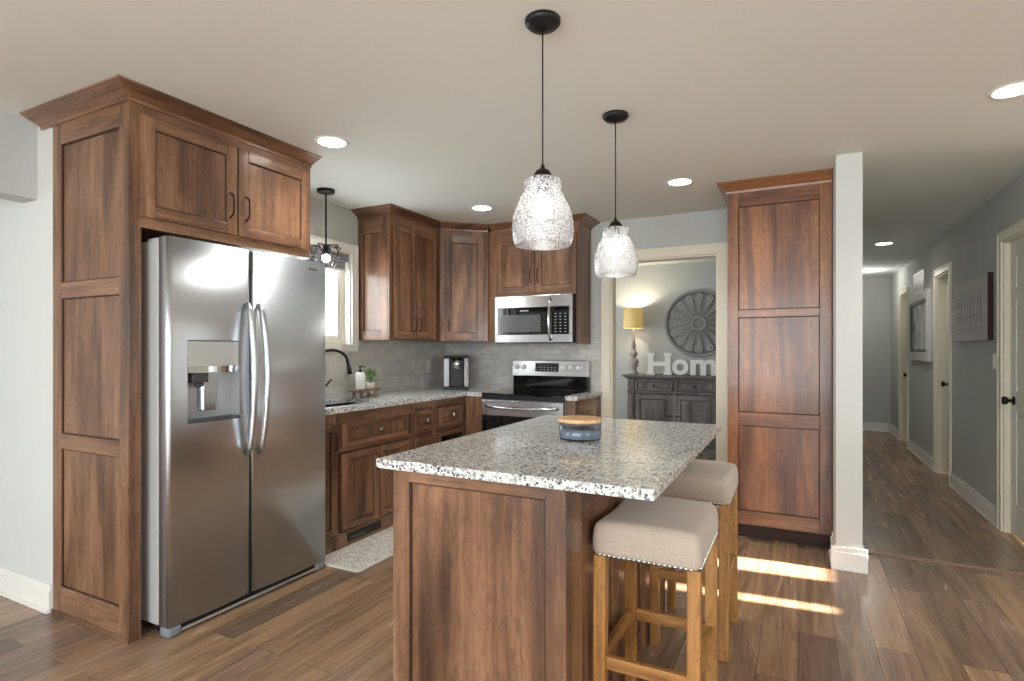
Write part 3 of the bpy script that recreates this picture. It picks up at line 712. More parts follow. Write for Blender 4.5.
front(o, 'drawer', 3.515, 3.785, 0.392, 0.615); front(o, 'drawer', 3.515, 3.785, 0.115, 0.352)
o = base_unit('lower_cabinet', 3.80, 4.26, 'brown lower cabinet at the corner with a knobbed drawer above a dark inset panel', [(0.0, 0.10), (0.625, 0.655), (0.825, CT)])
front(o, 'drawer', 3.83, 4.225, 0.660, 0.810, rt=0.03, rb=0.03)
d, M = front(o, 'door', 3.83, 4.225, 0.115, 0.615, hw=None, raised=False)
MB().box(0.040, 0.395-0.040, -0.003, 0.010, 0.30, 0.462, BLACKGL, M).build('dark_inset', d)
# corner filler beside the range
o = thing('corner_cabinet', (-2.85, 4.55, 0), 'reddish brown corner base cabinet with plain front left of the range', 'cabinet')
mb = MB().box(KX+0.002, -2.4365, 4.262, FY-0.010, 0, CT, WZ); mb.build('cabinet_body', o, 0.001)
mb = MB().box(-2.612, -2.4365, 4.235, 4.260, 0, CT, WZ); mb.build('filler_panel', o, 0.002)
# base right of the range
o = thing('end_cabinet', (-1.62, 4.54, 0), 'slim brown end cabinet between the range and the dining room doorway', 'cabinet')
MB().box(-1.662, -1.588, 4.235, FY-0.010, 0, CT, WZ).build('cabinet_body', o, 0.001)
M = frameM((-1.580, 4.24, 0.05), (0, 1, 0), (1, 0, 0)); mb = MB(); panel_door(mb, M, 0.60, 0.80, T=0.0075, st=0.06, mz=WZ, mh=WY, rec=0.004, bead=False); mb.build('end_panel', o, 0.001)
# worktops
def slab_with_hole(x0, x1, y0, y1, z0, z1, h):
    mb = MB(); mb.box(x0, x1, y0, h[2], z0, z1, GRANITE).box(x0, x1, h[3], y1, z0, z1, GRANITE)
    mb.box(x0, h[0], h[2], h[3], z0, z1, GRANITE).box(h[1], x1, h[2], h[3], z0, z1, GRANITE); return mb
SK = (-3.10, -2.71, 2.62, 3.32)
mb = slab_with_hole(KX+0.009, -2.612, 2.468, 4.23, CT+0.0005, 0.92, SK)
mb.box(KX+0.009, -2.4365, 4.23, FY-0.009, CT+0.0005, 0.92, GRANITE)
tag(mb.build('countertop', loc=(-2.9, 3.3, 0.9)), 'grey speckled granite countertop around the sink along the left wall', 'countertop')
tag(MB().box(-1.664, -1.560, 4.205, FY-0.009, CT+0.0005, 0.92, GRANITE).build('countertop', loc=(-1.61, 4.5, 0.9), bevel=0.003), 'small piece of speckled granite countertop right of the range', 'countertop')
# sink
mb = MB(); x0, x1, y0, y1 = SK; t = 0.0; zt, zb = 0.8850, 0.73
for q in ([(x0,y0,zb),(x1,y0,zb),(x1,y1,zb),(x0,y1,zb)], [(x0,y0,zb),(x1,y0,zb),(x1,y0,zt),(x0,y0,zt)], [(x0,y1,zb),(x1,y1,zb),(x1,y1,zt),(x0,y1,zt)], [(x0,y0,zb),(x0,y1,zb),(x0,y1,zt),(x0,y0,zt)], [(x1,y0,zb),(x1,y1,zb),(x1,y1,zt),(x1,y0,zt)]):
    quad_shell(mb, q, SINKM)
so = mb.build('sink', loc=((x0+x1)/2, (y0+y1)/2, zb)); sm = so.modifiers.new('wall', 'SOLIDIFY'); sm.thickness = 0.004; sm.offset = -1
tag(so, 'black undermount sink set in the granite countertop below the window', 'sink')
# faucet
fo = thing('faucet', (-3.16, 3.02, 0.92), 'black gooseneck kitchen faucet behind the sink, its spout just past the refrigerator', 'faucet')
MB().lathe([(0.028, 0), (0.028, 0.012), (0.020, 0.02), (0.018, 0.14), (0.016, 0.15)], (-3.16, 3.02, 0.92), 20, BLACK).build('faucet_body', fo)
pts = [(-3.16, 3.02, 1.06), (-3.16, 3.02, 1.18)]
for k in range(13):
    a = PI*k/12; q = 0.115*(1-math.cos(a)); pts.append((-3.16+q*0.72, 3.02+q*0.70, 1.20+0.09*math.sin(a)))
pts.append((pts[-1][0]+0.006, pts[-1][1]+0.006, 1.165))
MB().tube(pts, 0.011, 12, BLACK).build('spout', fo)
e = pts[-1]
MB().tube([(e[0]-0.002, e[1]-0.002, 1.175), (e[0]+0.006, e[1]+0.006, 1.11)], [0.015, 0.018], 14, BLACK).build('spray_head', fo)
MB().tube([(-3.14, 3.03, 1.00), (-3.10, 3.075, 1.03), (-3.085, 3.11, 1.075)], [0.008, 0.007, 0.006], 10, BLACK).build('lever', fo)
# ------------------------------------------------------------------ upper cabinets
UZ0, UZ1 = 1.37, 2.388; UX = -2.93
o = thing('wall_cabinet', (-3.1, 3.9, 1.37), 'brown two door upper cabinet beside the kitchen window', 'cabinet')
MB().box(KX+0.002, UX-0.020, 3.60, 4.248, UZ0, UZ1, WZ).box(UX-0.020, UX, 3.58, 3.62, UZ0, UZ1, WZ).box(UX-0.020, UX, 4.215, 4.248, UZ0, UZ1, WZ).box(UX-0.020, UX, 3.62, 4.215, UZ0, UZ0+0.03, WY).box(UX-0.020, UX, 3.62, 4.215, UZ1-0.06, UZ1, WY).box(UX-0.020, UX, 3.90, 3.93, UZ0+0.03, UZ1-0.06, WZ).build('cabinet_body', o, 0.001)
M = frameM((KX+0.002, 3.58, UZ0), (1, 0, 0), (0, -1, 0)); mb = MB(); panel_door(mb, M, 0.306, UZ1-UZ0, T=0.0195, st=0.058, rt=0.14, rb=0.08, mz=WZ, mh=WX); mb.build('end_panel', o, 0.001)
for a, b, hx in ((3.622, 3.913, 0.262), (3.921, 4.212, 0.029)):
    M = frameM((UX+0.020, a, UZ0+0.018), (0, 1, 0), (1, 0, 0)); mb = MB()
    panel_door(mb, M, b-a, 0.935, T=0.0195, st=0.052, rt=0.055, rb=0.055, mz=WZ, mh=WY); d = mb.build('door', o, 0.0025); pull('handle', d, M, hx, 0.12, 0.12)
crown('crown_molding', o, [(KX+0.002, 3.58), (UX, 3.58), (UX, 4.247)], UZ1, 2.439, 0.085, WY)
# diagonal corner cabinet
A = Vector((-2.895, 4.25)); B = Vector((-2.56, 4.535))
o = thing('corner_wall_cabinet', (-2.95, 4.6, 1.37), 'brown single door upper cabinet set diagonally across the corner', 'cabinet')
u = (B-A).normalized(); nrm = Vector((u.y, -u.x)); L_ = (B-A).length
MB().prism([(KX+0.002, 4.25), (A.x, A.y), (B.x, B.y), (B.x, FY-0.010), (KX+0.002, FY-0.010)], UZ0, UZ1, WZ).build('cabinet_body', o, 0.001)
M = frameM((A.x+u.x*0.045+nrm.x*0.0200, A.y+u.y*0.045+nrm.y*0.0200, UZ0+0.018), (u.x, u.y, 0), (nrm.x, nrm.y, 0)); mb = MB()
panel_door(mb, M, L_-0.09, 0.935, T=0.0195, st=0.055, rt=0.06, rb=0.06, mz=WZ, mh=WX); d = mb.build('door', o, 0.0025); pull('handle', d, M, 0.030, 0.13, 0.12)
crown('crown_molding', o, [(A.x, A.y), (B.x, B.y)], UZ1, 2.439, 0.085, WX)
# cabinet over the microwave
RY = 4.56
o = thing('range_wall_cabinet', (-2.09, 4.7, 1.37), 'brown two door upper cabinet over the microwave with long side panels', 'cabinet')
mb = MB().box(-2.558, -2.465, RY, FY-0.010, UZ0, UZ1, WZ).box(-1.705, -1.680, RY, FY-0.010, 1.345, UZ1, WZ)
mb.box(-2.465, -1.705, RY+0.02, FY-0.010, 1.775, UZ1, WZ).box(-2.465, -1.705, RY, RY+0.02, 1.775, 1.81, WX).box(-2.465, -1.705, RY, RY+0.02, 2.30, UZ1, WX)
mb.box(-2.10, -2.06, RY, RY+0.02, 1.81, 2.30, WZ); mb.build('cabinet_body', o, 0.001)
M = frameM((-1.672, RY, 1.345), (0, 1, 0), (1, 0, 0)); mb = MB(); panel_door(mb, M, 0.30, UZ1-1.345, T=0.0075, st=0.05, rt=0.12, rb=0.06, mz=WZ, mh=WY, rec=0.004); mb.build('end_panel', o, 0.001)
for a, b, hx in ((-2.475, -2.088, 0.355), (-2.080, -1.694, 0.031)):
    M = frameM((a, RY-0.020, 1.80), (1, 0, 0), (0, -1, 0)); mb = MB()
    panel_door(mb, M, b-a, 0.505, T=0.0195, st=0.058, rt=0.058, rb=0.058, mz=WZ, mh=WX); d = mb.build('door', o, 0.0025); pull('handle', d, M, hx, 0.15, 0.13)
crown('crown_molding', o, [(-2.53, RY), (-1.672, RY), (-1.672, FY-0.001)], UZ1, 2.439, 0.085, WX)
# microwave
mo = thing('microwave', (-2.085, 4.65, 1.35), 'stainless over the range microwave with a curved vertical handle', 'microwave')
mx0, mx1, my = -2.455, -1.708, 4.50
MB().box(mx0, mx1, my, 4.85, 1.355, 1.772, BLACKPL).build('housing', mo, 0.003)
SX = STEELX
mb = MB().box(mx0, -1.895, my-0.022, my, 1.665, 1.770, SX).box(mx0, -1.895, my-0.022, my, 1.357, 1.425, SX).box(mx0, mx0+0.028, my-0.022, my, 1.425, 1.665, SX)
mb.box(mx0+0.028, -1.895, my-0.018, my, 1.425, 1.665, BLACKGL); dr = mb.build('door', mo, 0.002)
mb = MB().box(-2.40, -2.0, my-0.0205, my-0.0185, 1.45, 1.60, plain('microwave_window_mesh', (84, 86, 86), rough=0.15)); mb.build('viewing_window', dr)
MB().box(-2.20, -2.12, my-0.0195, my-0.018, 1.632, 1.642, GREYPL).build('nameplate', dr)
pts = [(-1.905, my-0.022-0.045*math.sin(PI*k/14)**0.6 if 0 < k < 14 else my-0.022, 1.375+0.36*k/14) for k in range(15)]
MB().tube(pts, 0.013, 12, CHROME, sx=1.0).build('handle', dr)
mb = MB().box(-1.893, mx1, my-0.022, my, 1.665, 1.770, SX).box(-1.893, mx1, my-0.022, my, 1.357, 1.425, SX).box(-1.735, mx1, my-0.022, my, 1.425, 1.665, SX).box(-1.893, -1.735, my-0.018, my, 1.425, 1.665, BLACKGL)
cp = mb.build('control_panel', mo, 0.002)
KEY = plain('key_legend_grey', (180, 182, 184), rough=0.5)
mb = MB()
for r in range(7):
    for c in range(3): mb.box(-1.868+c*0.045, -1.868+c*0.045+0.016, my-0.0195, my-0.018, 1.445+r*0.026, 1.451+r*0.026, KEY)
mb.build('key_pad', cp)
MB().box(mx0+0.02, mx1-0.02, my-0.01, my+0.03, 1.350, 1.355, BLACKPL).build('bottom_vent', mo)
# range
ro = thing('range', (-2.05, 4.5, 0), 'stainless electric range with black glass top and raised control panel', 'range')
gx0, gx1, gy = -2.433, -1.668, 4.205
MB().box(gx0, gx1, gy+0.03, 4.85, 0.03, 0.905, GREYPL).box(gx0+0.03, gx1-0.03, gy+0.06, 4.80, 0, 0.03, BLACKPL).build('range_body', ro, 0.002)
MB().box(gx0, gx1, gy-0.005, 4.775, 0.905, 0.922, BLACKGL).box(gx0, gx1, gy-0.005, gy+0.03, 0.868, 0.905, BLACKPL).build('cooktop', ro, 0.003)
for cx, cy, r in ((-2.25, 4.36, 0.10), (-1.86, 4.36, 0.085), (-2.25, 4.62, 0.075), (-1.86, 4.62, 0.10)):
    MB().lathe([(r-0.003, 0.9222), (r, 0.9222)], (cx, cy, 0), 40, DGREY, cap0=False, cap1=False).build('burner_ring', ro)
mb = MB().box(gx0+0.004, gx1-0.004, gy-0.012, gy+0.028, 0.735, 0.862, SX).box(gx0+0.004, gx1-0.004, gy-0.008, gy+0.028, 0.30, 0.735, BLACKGL).box(gx0+0.004, gx1-0.004, gy-0.012, gy+0.028, 0.215, 0.30, SX)
dr = mb.build('oven_door', ro, 0.003)
pts = [(gx0+0.05+(gx1-gx0-0.10)*k/16, gy-0.012-0.055*math.sin(PI*k/16)**0.45 if 0 < k < 16 else gy-0.012, 0.815-0.012*math.sin(PI*k/16)) for k in range(17)]
MB().tube(pts, 0.013, 12, CHROME).build('oven_handle', dr)
MB().box(gx0+0.004, gx1-0.004, gy-0.010, gy+0.028, 0.045, 0.205, SX).build('storage_drawer', ro, 0.003)
mb = MB()
mb.box(gx0+0.004, gx1-0.004, 4.80, 4.855, 0.922, 1.045, BLACKGL)
bgd = mb.build('backguard', ro, 0.002)
M = Matrix.Translation((0, 4.776, 1.045)) @ Matrix.Rotation(-0.10, 4, 'X')
mb = MB().box(gx0, gx1, 0, 0.05, 0, 0.150, SX, M); pnl = mb.build('control_panel', ro, 0.006)
MB().box(-2.19, -1.955, -0.003, -0.0005, 0.045, 0.125, BLACKGL, M).build('display', pnl)
mb = MB()
for r in range(2):
    for c in range(6): mb.box(-2.175+c*0.036, -2.160+c*0.036, -0.0042, -0.003, 0.060+r*0.02, 0.064+r*0.02, KEY, M)
mb.build('key_pad', pnl)
for x in (-2.382, -2.311, -1.906, -1.833, -1.760):
    R = M @ Matrix.Translation((x, 0, 0.085)) @ Matrix.Rotation(PI/2, 4, 'X')
    MB().lathe([(0.024, 0.0005), (0.024, 0.008), (0.020, 0.024), (0.018, 0.026)], seg=20, m=WHITEPL, M=R).build('control_knob', pnl)
# ------------------------------------------------------------------ pantry
o = thing('pantry_cabinet', (-0.117, 4.5, 0), 'tall reddish brown pantry cabinet with three stacked panels beside the white column', 'cabinet')
MB().box(-0.435, 0.195, 4.17, FY-0.002, 0.10, 2.385, PZ).build('cabinet_body', o, 0.001)
M = frameM((-0.435, 4.14, 0.10), (1, 0, 0), (0, -1, 0)); mb = MB()
panel_door(mb, M, 0.630, 2.285, T=0.0295, st=0.070, rt=0.115, rb=0.095, mz=PZ, mh=PX, panels=[(0.095, 0.675), (0.765, 1.412), (1.464, 2.170)], rec=0.010)
mb.build('front_panel', o, 0.002)
MB().box(-0.42, 0.195, 4.205, 4.30, 0.0, 0.0995, DARKWOOD).build('toe_kick', o)
crown('crown_molding', o, [(-0.435, FY-0.002), (-0.435, 4.14), (0.196, 4.14)], 2.375, 2.439, 0.062, PX)
hk = MB().ball((-0.444, 4.30, 1.36), 0.009, CHROME, 10, 6).build('side_knob', o)

# ------------------------------------------------------------------ island
io = thing('kitchen_island', (-0.9, 2.15, 0), 'kitchen island with a brown wood base and recessed end panel', 'island')
ix0, ix1, iy0, iy1 = -1.203, -0.587, 1.49, 2.83
MB().box(ix0+0.006, ix1-0.022, iy0+0.046, iy1, 0, 0.899, WZ).build('cabinet_body', io)
M = frameM((ix0, iy0, 0), (1, 0, 0), (0, -1, 0)); mb = MB()
panel_door(mb, M, ix1-ix0, 0.899, T=0.045, st=0.064, rt=0.042, rb=0.11, mz=WZ, mh=WX, rec=0.014)
mb.build('end_panel', io, 0.002)
M = frameM((ix1, iy0+0.046, 0), (0, 1, 0), (1, 0, 0)); mb = MB(); W = iy1-iy0-0.046
mb.box(0, W, 0.008, 0.0215, 0, 0.899, WZ, M)
for k in range(4): 
    p = (W-0.09)*k/3; mb.box(p, p+0.09, 0, 0.008, 0, 0.899, WZ, M)
for k in range(3):
    p = (W-0.09)*k/3+0.09; q = (W-0.09)*(k+1)/3
    mb.box(p, q, 0, 0.008, 0, 0.12, WY, M); mb.box(p, q, 0, 0.008, 0.80, 0.899, WY, M)
mb.build('seating_side_panel', io, 0.002)
tag(MB().box(-1.247, -0.330, 1.455, 2.875, 0.8995, 0.93, GRANITE).build('island_countertop', loc=(-0.79, 2.16, 0.90), bevel=0.003), 'large grey speckled granite slab on top of the island', 'countertop')

# ------------------------------------------------------------------ stools
def rounded_box(mb, c, h, r, m, fn=None, n=16):
    i = mb.mi(m)
    def axis_pts(hh):
        e = [hh-r+r*math.sin(PI/2*k/4) for k in range(5)]; mid = [(-(hh-r))+(2*(hh-r))*k/n for k in range(1, n)]
        return [-q for q in e[::-1]]+mid+e
    X, Y, Z = [axis_pts(q) for q in h]
    cache = {}
    def V(p):
        k = tuple(round(q, 6) for q in p)
        if k in cache: return cache[k]
        inn = Vector([max(-(hh-r), min(hh-r, q)) for q, hh in zip(p, h)]); d = Vector(p)-inn
        # map cube surface to rounded
        if d.length > 1e-9:
            q = Vector([dd/r for dd in d]); x, y, z = q
            s_ = Vector((x*math.sqrt(max(0, 1-y*y/2-z*z/2+y*y*z*z/3)), y*math.sqrt(max(0, 1-z*z/2-x*x/2+z*z*x*x/3)), z*math.sqrt(max(0, 1-x*x/2-y*y/2+x*x*y*y/3))))
            P = inn + s_*r
        else: P = inn
        if fn: P = fn(P)
        cache[k] = mb.bm.verts.new(Vector(c)+P); return cache[k]
    def face(A_, B_, mk):
        for a in range(len(A_)-1):
            for b in range(len(B_)-1):
                mb._f([V(mk(A_[a], B_[b])), V(mk(A_[a+1], B_[b])), V(mk(A_[a+1], B_[b+1])), V(mk(A_[a], B_[b+1]))], i, True)
    for s_ in (-1, 1):
        face(X, Y, lambda a, b: (a, b, s_*h[2])); face(X, Z, lambda a, b: (a, s_*h[1], b)); face(Y, Z, lambda a, b: (s_*h[0], a, b))
    return mb
def make_stool(cx, cy, label):
    o = thing('bar_stool', (cx, cy, 0), label, 'stool', 'upholstered stools along the island')
    hx, hy, zc, hz = 0.166, 0.208, 0.695, 0.052
    def sad(P):
        k = 0.5+0.5*P.z/hz
        return Vector((P.x*(1-0.03*max(0, P.z/hz)), P.y*(1-0.03*max(0, P.z/hz)), P.z+k*(0.020*(P.y/hy)**2-0.012*(P.y/hy)**4-0.004+0.006*(1-(P.x/hx)**2))))
    mb = rounded_box(MB(), (cx, cy, zc), (hx, hy, hz), 0.026, LINEN, sad); mb.build('seat_cushion', o)
    mb = MB(); z = zc-hz+0.009
    def nails(p, q, n):
        for k in range(n):
            t = (k+0.5)/n; a = Vector(p)+(Vector(q)-Vector(p))*t; mb.ball((a.x, a.y, z), 0.0062, CHROME, 8, 4)
    e = 0.020; hx_, hy_ = hx-0.005, hy-0.005
    nails((cx-hx+e, cy-hy_), (cx+hx-e, cy-hy_), 19); nails((cx-hx+e, cy+hy_), (cx+hx-e, cy+hy_), 19)
    nails((cx-hx_, cy-hy+e), (cx-hx_, cy+hy-e), 23); nails((cx+hx_, cy-hy+e), (cx+hx_, cy+hy-e), 23)
    mb.build('nailhead_trim', o)['label'] = 'row of silver nailheads'
    lx, ly, lt, sp = 0.143, 0.174, 0.0195, 0.014
    MB().box(cx-hx+0.03, cx+hx-0.03, cy-hy+0.03, cy+hy-0.03, zc-hz-0.006, zc-hz+0.004, BLACKPL).build('seat_base', o)
    for sx in (-1, 1):
        for sy in (-1, 1):
            mb = MB(); i = mb.mi(OAKZ); A_, B_ = [], []
            for px_, py_ in ((-1, -1), (1, -1), (1, 1), (-1, 1)):
                A_.append(mb.bm.verts.new((cx+sx*lx+px_*lt, cy+sy*(ly+sp)+py_*lt, 0))); B_.append(mb.bm.verts.new((cx+sx*lx+px_*lt, cy+sy*ly+py_*lt, zc-hz+0.002)))
            mb._f(A_[::-1], i); mb._f(B_, i)
            for q in range(4): mb._f([A_[q], A_[(q+1) % 4], B_[(q+1) % 4], B_[q]], i)
            mb.build('leg', o, 0.003)
    zs, yo = 0.31, ly+sp*0.5
    for sy in (-1, 1): MB().box(cx-lx+lt, cx+lx-lt, cy+sy*yo-0.010, cy+sy*yo+0.010, zs-0.020, zs+0.020, OAKX).build('stretcher', o, 0.002)
    for sx in (-1, 1): MB().box(cx+sx*lx-0.010, cx+sx*lx+0.010, cy-yo+lt, cy+yo-lt, zs-0.020, zs+0.020, OAKY).build('stretcher', o, 0.002)
    return o
s1 = make_stool(-0.414, 1.893, 'beige upholstered bar stool nearest the camera, at the near end of the island')
copy_tree(s1, (-0.004, 0.782, 0), 'beige upholstered bar stool at the far end of the island, behind the nearer stool')

# ------------------------------------------------------------------ pendants over the island
def make_pendant(cx, cy, label):
    o = thing('pendant_light', (cx, cy, CH), label, 'light', 'glass pendants over the island')
    MB().lathe([(0.062, CH), (0.062, CH-0.012), (0.050, CH-0.024), (0.012, CH-0.032)], (cx, cy, 0), 32, BLACK).build('canopy', o)
    MB().tube([(cx, cy, CH-0.03), (cx, cy, 1.925)], 0.0028, 8, BLACK).build('cord', o)
    MB().lathe([(0.006, 1.935), (0.009, 1.922), (0.024, 1.914), (0.033, 1.898), (0.035, 1.882), (0.022, 1.880), (0.020, 1.835)], (cx, cy, 0), 24, BRONZE).build('socket', o)
    prof_ = [(0.022, 1.884), (0.058, 1.884), (0.064, 1.880), (0.066, 1.872), (0.065, 1.852), (0.061, 1.846), (0.066, 1.838), (0.078, 1.820), (0.092, 1.790), (0.102, 1.760), (0.107, 1.730), (0.108, 1.705), (0.104, 1.675), (0.098, 1.656)]
    g = MB(); g.lathe(prof_, (cx, cy, 0), 48, SEEDED, cap0=False, cap1=False)
    g.lathe([(0.0975+0.002*math.sin(a*PI/4), 1.656+0.0025*math.cos(a*PI/4)) for a in range(9)], (cx, cy, 0), 48, SEEDED, cap0=False, cap1=False)
    sh = g.build('glass_shade', o); sh['label'] = 'clear seeded glass bell shade'
    mb = MB().lathe([(0.012, 1.838), (0.016, 1.825), (0.030, 1.805), (0.036, 1.782), (0.031, 1.760), (0.015, 1.747), (0.002, 1.745)], (cx, cy, 0), 20, BULB); mb.build('bulb', o)
    return o
p1 = make_pendant(-0.793, 1.794, 'black cord pendant with clear seeded glass shade, the nearer and larger one over the island')
p2 = copy_tree(p1, (-0.003, 0.887, 0), 'black cord pendant with clear seeded glass shade, the farther one over the island')
# pendant over the sink : wire cage
cx, cy = -3.02, 2.99
o = thing('pendant_light', (cx, cy, CH), 'small black wire cage pendant on a rod over the sink', 'light')
MB().lathe([(0.062, CH), (0.062, CH-0.020), (0.058, CH-0.024), (0.010, CH-0.026)], (cx, cy, 0), 28, BLACK).build('canopy', o)
MB().tube([(cx, cy, CH-0.02), (cx, cy, 2.03)], 0.006, 8, BLACK).build('rod', o)
MB().lathe([(0.016, 2.045), (0.020, 2.03), (0.020, 1.985), (0.016, 1.98)], (cx, cy, 0), 16, BLACK).build('socket', o)
mb = MB()
def ring(z, r, rot, r2=None):
    return [(cx+(r if k % 2 == 0 or r2 is None else r2)*math.cos(rot+PI*k/5), cy+(r if k % 2 == 0 or r2 is None else r2)*math.sin(rot+PI*k/5), z) for k in range(10)]
R1, R2, R3 = ring(2.035, 0.115, 0, 0.06), ring(1.965, 0.09, 0.3, 0.115), ring(1.885, 0.05, 0, 0.055)
for R in (R1, R2, R3): mb.tube(R+[R[0]], 0.0035, 6, BLACK)
for k in range(10):
    mb.tube([R1[k], R2[k], R3[k]], 0.003, 6, BLACK)
    if k % 2 == 0: mb.tube([(cx, cy, 2.04), R1[k]], 0.003, 6, BLACK)
mb.build('wire_cage', o)
MB().ball((cx, cy, 1.95), 0.030, BULB, 16, 10).build('bulb', o)
lamp('sink_pendant_glow', 'POINT', (cx, cy, 1.90), 2, (1, 0.95, 0.88), shadow_soft_size=0.01)

# recessed cans
lab = ['white recessed downlight in the ceiling in front of the refrigerator', 'white recessed downlight in front of the upper cabinets by the kitchen corner', 'white recessed downlight between the far pendant and the pantry', 'white recessed downlight down the hallway', 'white recessed downlight at the right edge of the ceiling']
can0 = None
for (x, y), lb in zip(CANS, lab):
    if can0 is None:
        can0 = thing('recessed_light', (x, y, CH), lb, 'light', 'recessed lights in the ceiling')
        MB().lathe([(0.070, CH-0.002), (0.088, CH-0.006), (0.094, CH), ], (x, y, 0), 36, WHITEPL, cap0=False, cap1=False).build('trim_ring', can0)
        MB().lathe([(0.001, CH-0.004), (0.074, CH-0.003), (0.074, CH)], (x, y, 0), 36, CANLIGHT).build('lens', can0)
    else:
        c = copy_tree(can0, (x-CANS[0][0], y-CANS[0][1], 0), lb)
    e_ = 32 if y < 6 else 27
    lamp('downlight', 'SPOT', (x, y, CH-0.02), e_, (1, 0.98, 0.95), (0, 0, 0), spot_size=2.3, spot_blend=0.9, shadow_soft_size=0.07)
lamp('hall_far_light', 'POINT', (0.85, 9.6, 2.3), 8, (1, 0.97, 0.92), shadow_soft_size=0.1)

# ------------------------------------------------------------------ things on the counters
o = thing('candle', (-0.785, 2.15, 0.93), 'wide smoky glass candle jar with a pale wood lid on the island', 'candle')
jx, jy = -0.785, 2.15
MB().lathe([(0.076, 0.9305), (0.084, 0.934), (0.086, 0.945), (0.086, 1.000), (0.083, 1.000), (0.083, 0.946), (0.075, 0.938), (0.001, 0.938)], (jx, jy, 0), 48, SMOKE, cap0=True, cap1=False).build('jar', o)
MB().lathe([(0.0815, 0.939), (0.0815, 0.972), (0.02, 0.970)], (jx, jy, 0), 40, WAX).build('wax', o)
MB().lathe([(0.076, 0.994), (0.080, 1.001), (0.088, 1.0012), (0.089, 1.005), (0.089, 1.012), (0.087, 1.016)], (jx, jy, 0), 48, LIDW).build('lid', o)
# riser with soap and plant
wx, wy = -3.02, 3.40
RZ = Matrix.Translation((wx, wy, 0)) @ Matrix.Rotation(0.10, 4, 'Z')
o = thing('wooden_riser', (wx, wy, 0.92), 'small distressed wooden pedestal stand beside the sink holding soap and a plant', 'stand')
MB().box(-0.058, 0.058, -0.12, 0.12, 0.968, 0.988, STANDW, RZ).build('tray', o, 0.004)
for sx in (-1, 1):
    for sy in (-1, 1):
        c = RZ @ Vector((sx*0.036, sy*0.092, 0)); MB().lathe([(0.011, 0.9205), (0.014, 0.928), (0.010, 0.938), (0.015, 0.950), (0.013, 0.9675)], (c.x, c.y, 0), 14, STANDW).build('leg', o)
mb = MB()
for k in range(9):
    c = RZ @ Vector((0.064, -0.05+0.0135*k, 0)); mb.ball((c.x, c.y, 0.962-0.028*math.sin(PI*k/8)), 0.0068, STANDW, 8, 6)
mb.build('bead_garland', o)
c = RZ @ Vector((0, -0.062, 0))
o = thing('soap_dispenser', (c.x, c.y, 0.988), 'white soap bottle with black pump on the wooden riser', 'soap dispenser')
MB().lathe([(0.033, 0.9885), (0.036, 0.992), (0.036, 1.108), (0.030, 1.116), (0.014, 1.120)], (c.x, c.y, 0), 28, WHITECER).build('bottle', o)
MB().lathe([(0.015, 1.120), (0.015, 1.135), (0.005, 1.137), (0.005, 1.158), (0.012, 1.159), (0.012, 1.168)], (c.x, c.y, 0), 16, BLACK).tube([(c.x, c.y, 1.163), (c.x+0.03, c.y+0.008, 1.163), (c.x+0.040, c.y+0.010, 1.155)], 0.004, 8, BLACK).build('pump', o)
c = RZ @ Vector((0, 0.068, 0))
o = thing('potted_plant', (c.x, c.y, 0.988), 'small bushy green plant in a white pot on the wooden riser', 'plant')
MB().lathe([(0.028, 0.9885), (0.036, 1.035), (0.033, 1.035), (0.030, 1.028)], (c.x, c.y, 0), 24, WHITECER).build('pot', o)
MB().lathe([(0.0295, 1.026), (0.0295, 1.029)], (c.x, c.y, 0), 20, SOIL).build('soil', o)
mb = MB(); li = mb.mi(LEAF); rnd = random.Random(3)
for k in range(90):
    a = rnd.uniform(0, 2*PI); ph = rnd.uniform(0.15, 1.45); r = rnd.uniform(0.04, 0.072)
    d = Vector((math.cos(a)*math.cos(ph), math.sin(a)*math.cos(ph), math.sin(ph))); p = Vector((c.x, c.y, 1.03))+d*r*Vector((1, 1, 1.4)).length*0.55
    p.z = 1.035+abs(d.z)*r*1.35
    if k % 3 == 0: mb.tube([(c.x, c.y, 1.027), tuple(p)], 0.0009, 4, LEAF)
    s_ = d.cross(Vector((0, 0, 1))).normalized(); L = rnd.uniform(0.02, 0.032); wd = L*0.34
    t = (d+Vector((rnd.uniform(-.5, .5), rnd.uniform(-.5, .5), rnd.uniform(-.4, .4)))).normalized()
    up = t.cross(s_).normalized()*0.004
    V = [mb.bm.verts.new(q) for q in (p, p+t*L*0.4+s_*wd+up, p+t*L, p+t*L*0.4-s_*wd+up, p+t*L*0.45)]
    mb._f([V[0], V[1], V[4]], li); mb._f([V[1], V[2], V[4]], li); mb._f([V[2], V[3], V[4]], li); mb._f([V[3], V[0], V[4]], li)
mb.build('leaves', o)
# coffee maker in the corner
cx, cy = -2.905, 4.53
RC = Matrix.Translation((cx, cy, 0)) @ Matrix.Rotation(math.radians(33), 4, 'Z')
o = thing('coffee_maker', (cx, cy, 0.92), 'black and silver single cup coffee maker in the counter corner', 'coffee maker')
MB().box(-0.115, 0.115, -0.11, 0.12, 0.9205, 0.945, BLACKPL, RC).build('base', o, 0.006)
MB().box(-0.06, 0.075, -0.01, 0.12, 0.945, 1.215, BLACKPL, RC).build('body', o, 0.006)
MB().box(-0.115, -0.062, -0.10, 0.12, 0.945, 1.215, plain('clear_grey_tank', (196, 200, 204), rough=0.12, metal=0.6), RC).build('water_tank', o, 0.008)
MB().box(0.077, 0.115, -0.10, 0.12, 0.945, 1.215, GREYPL, RC).build('side_cover', o, 0.006)
C = RC @ Vector((0.008, -0.045, 0))
MB().lathe([(0.030, 1.105), (0.044, 1.115), (0.050, 1.215)], (C.x, C.y, 0), 24, CHROME).build('brew_head', o)
MB().box(-0.120, 0.120, -0.115, 0.125, 1.2155, 1.238, BLACKPL, RC).build('lid', o, 0.008)
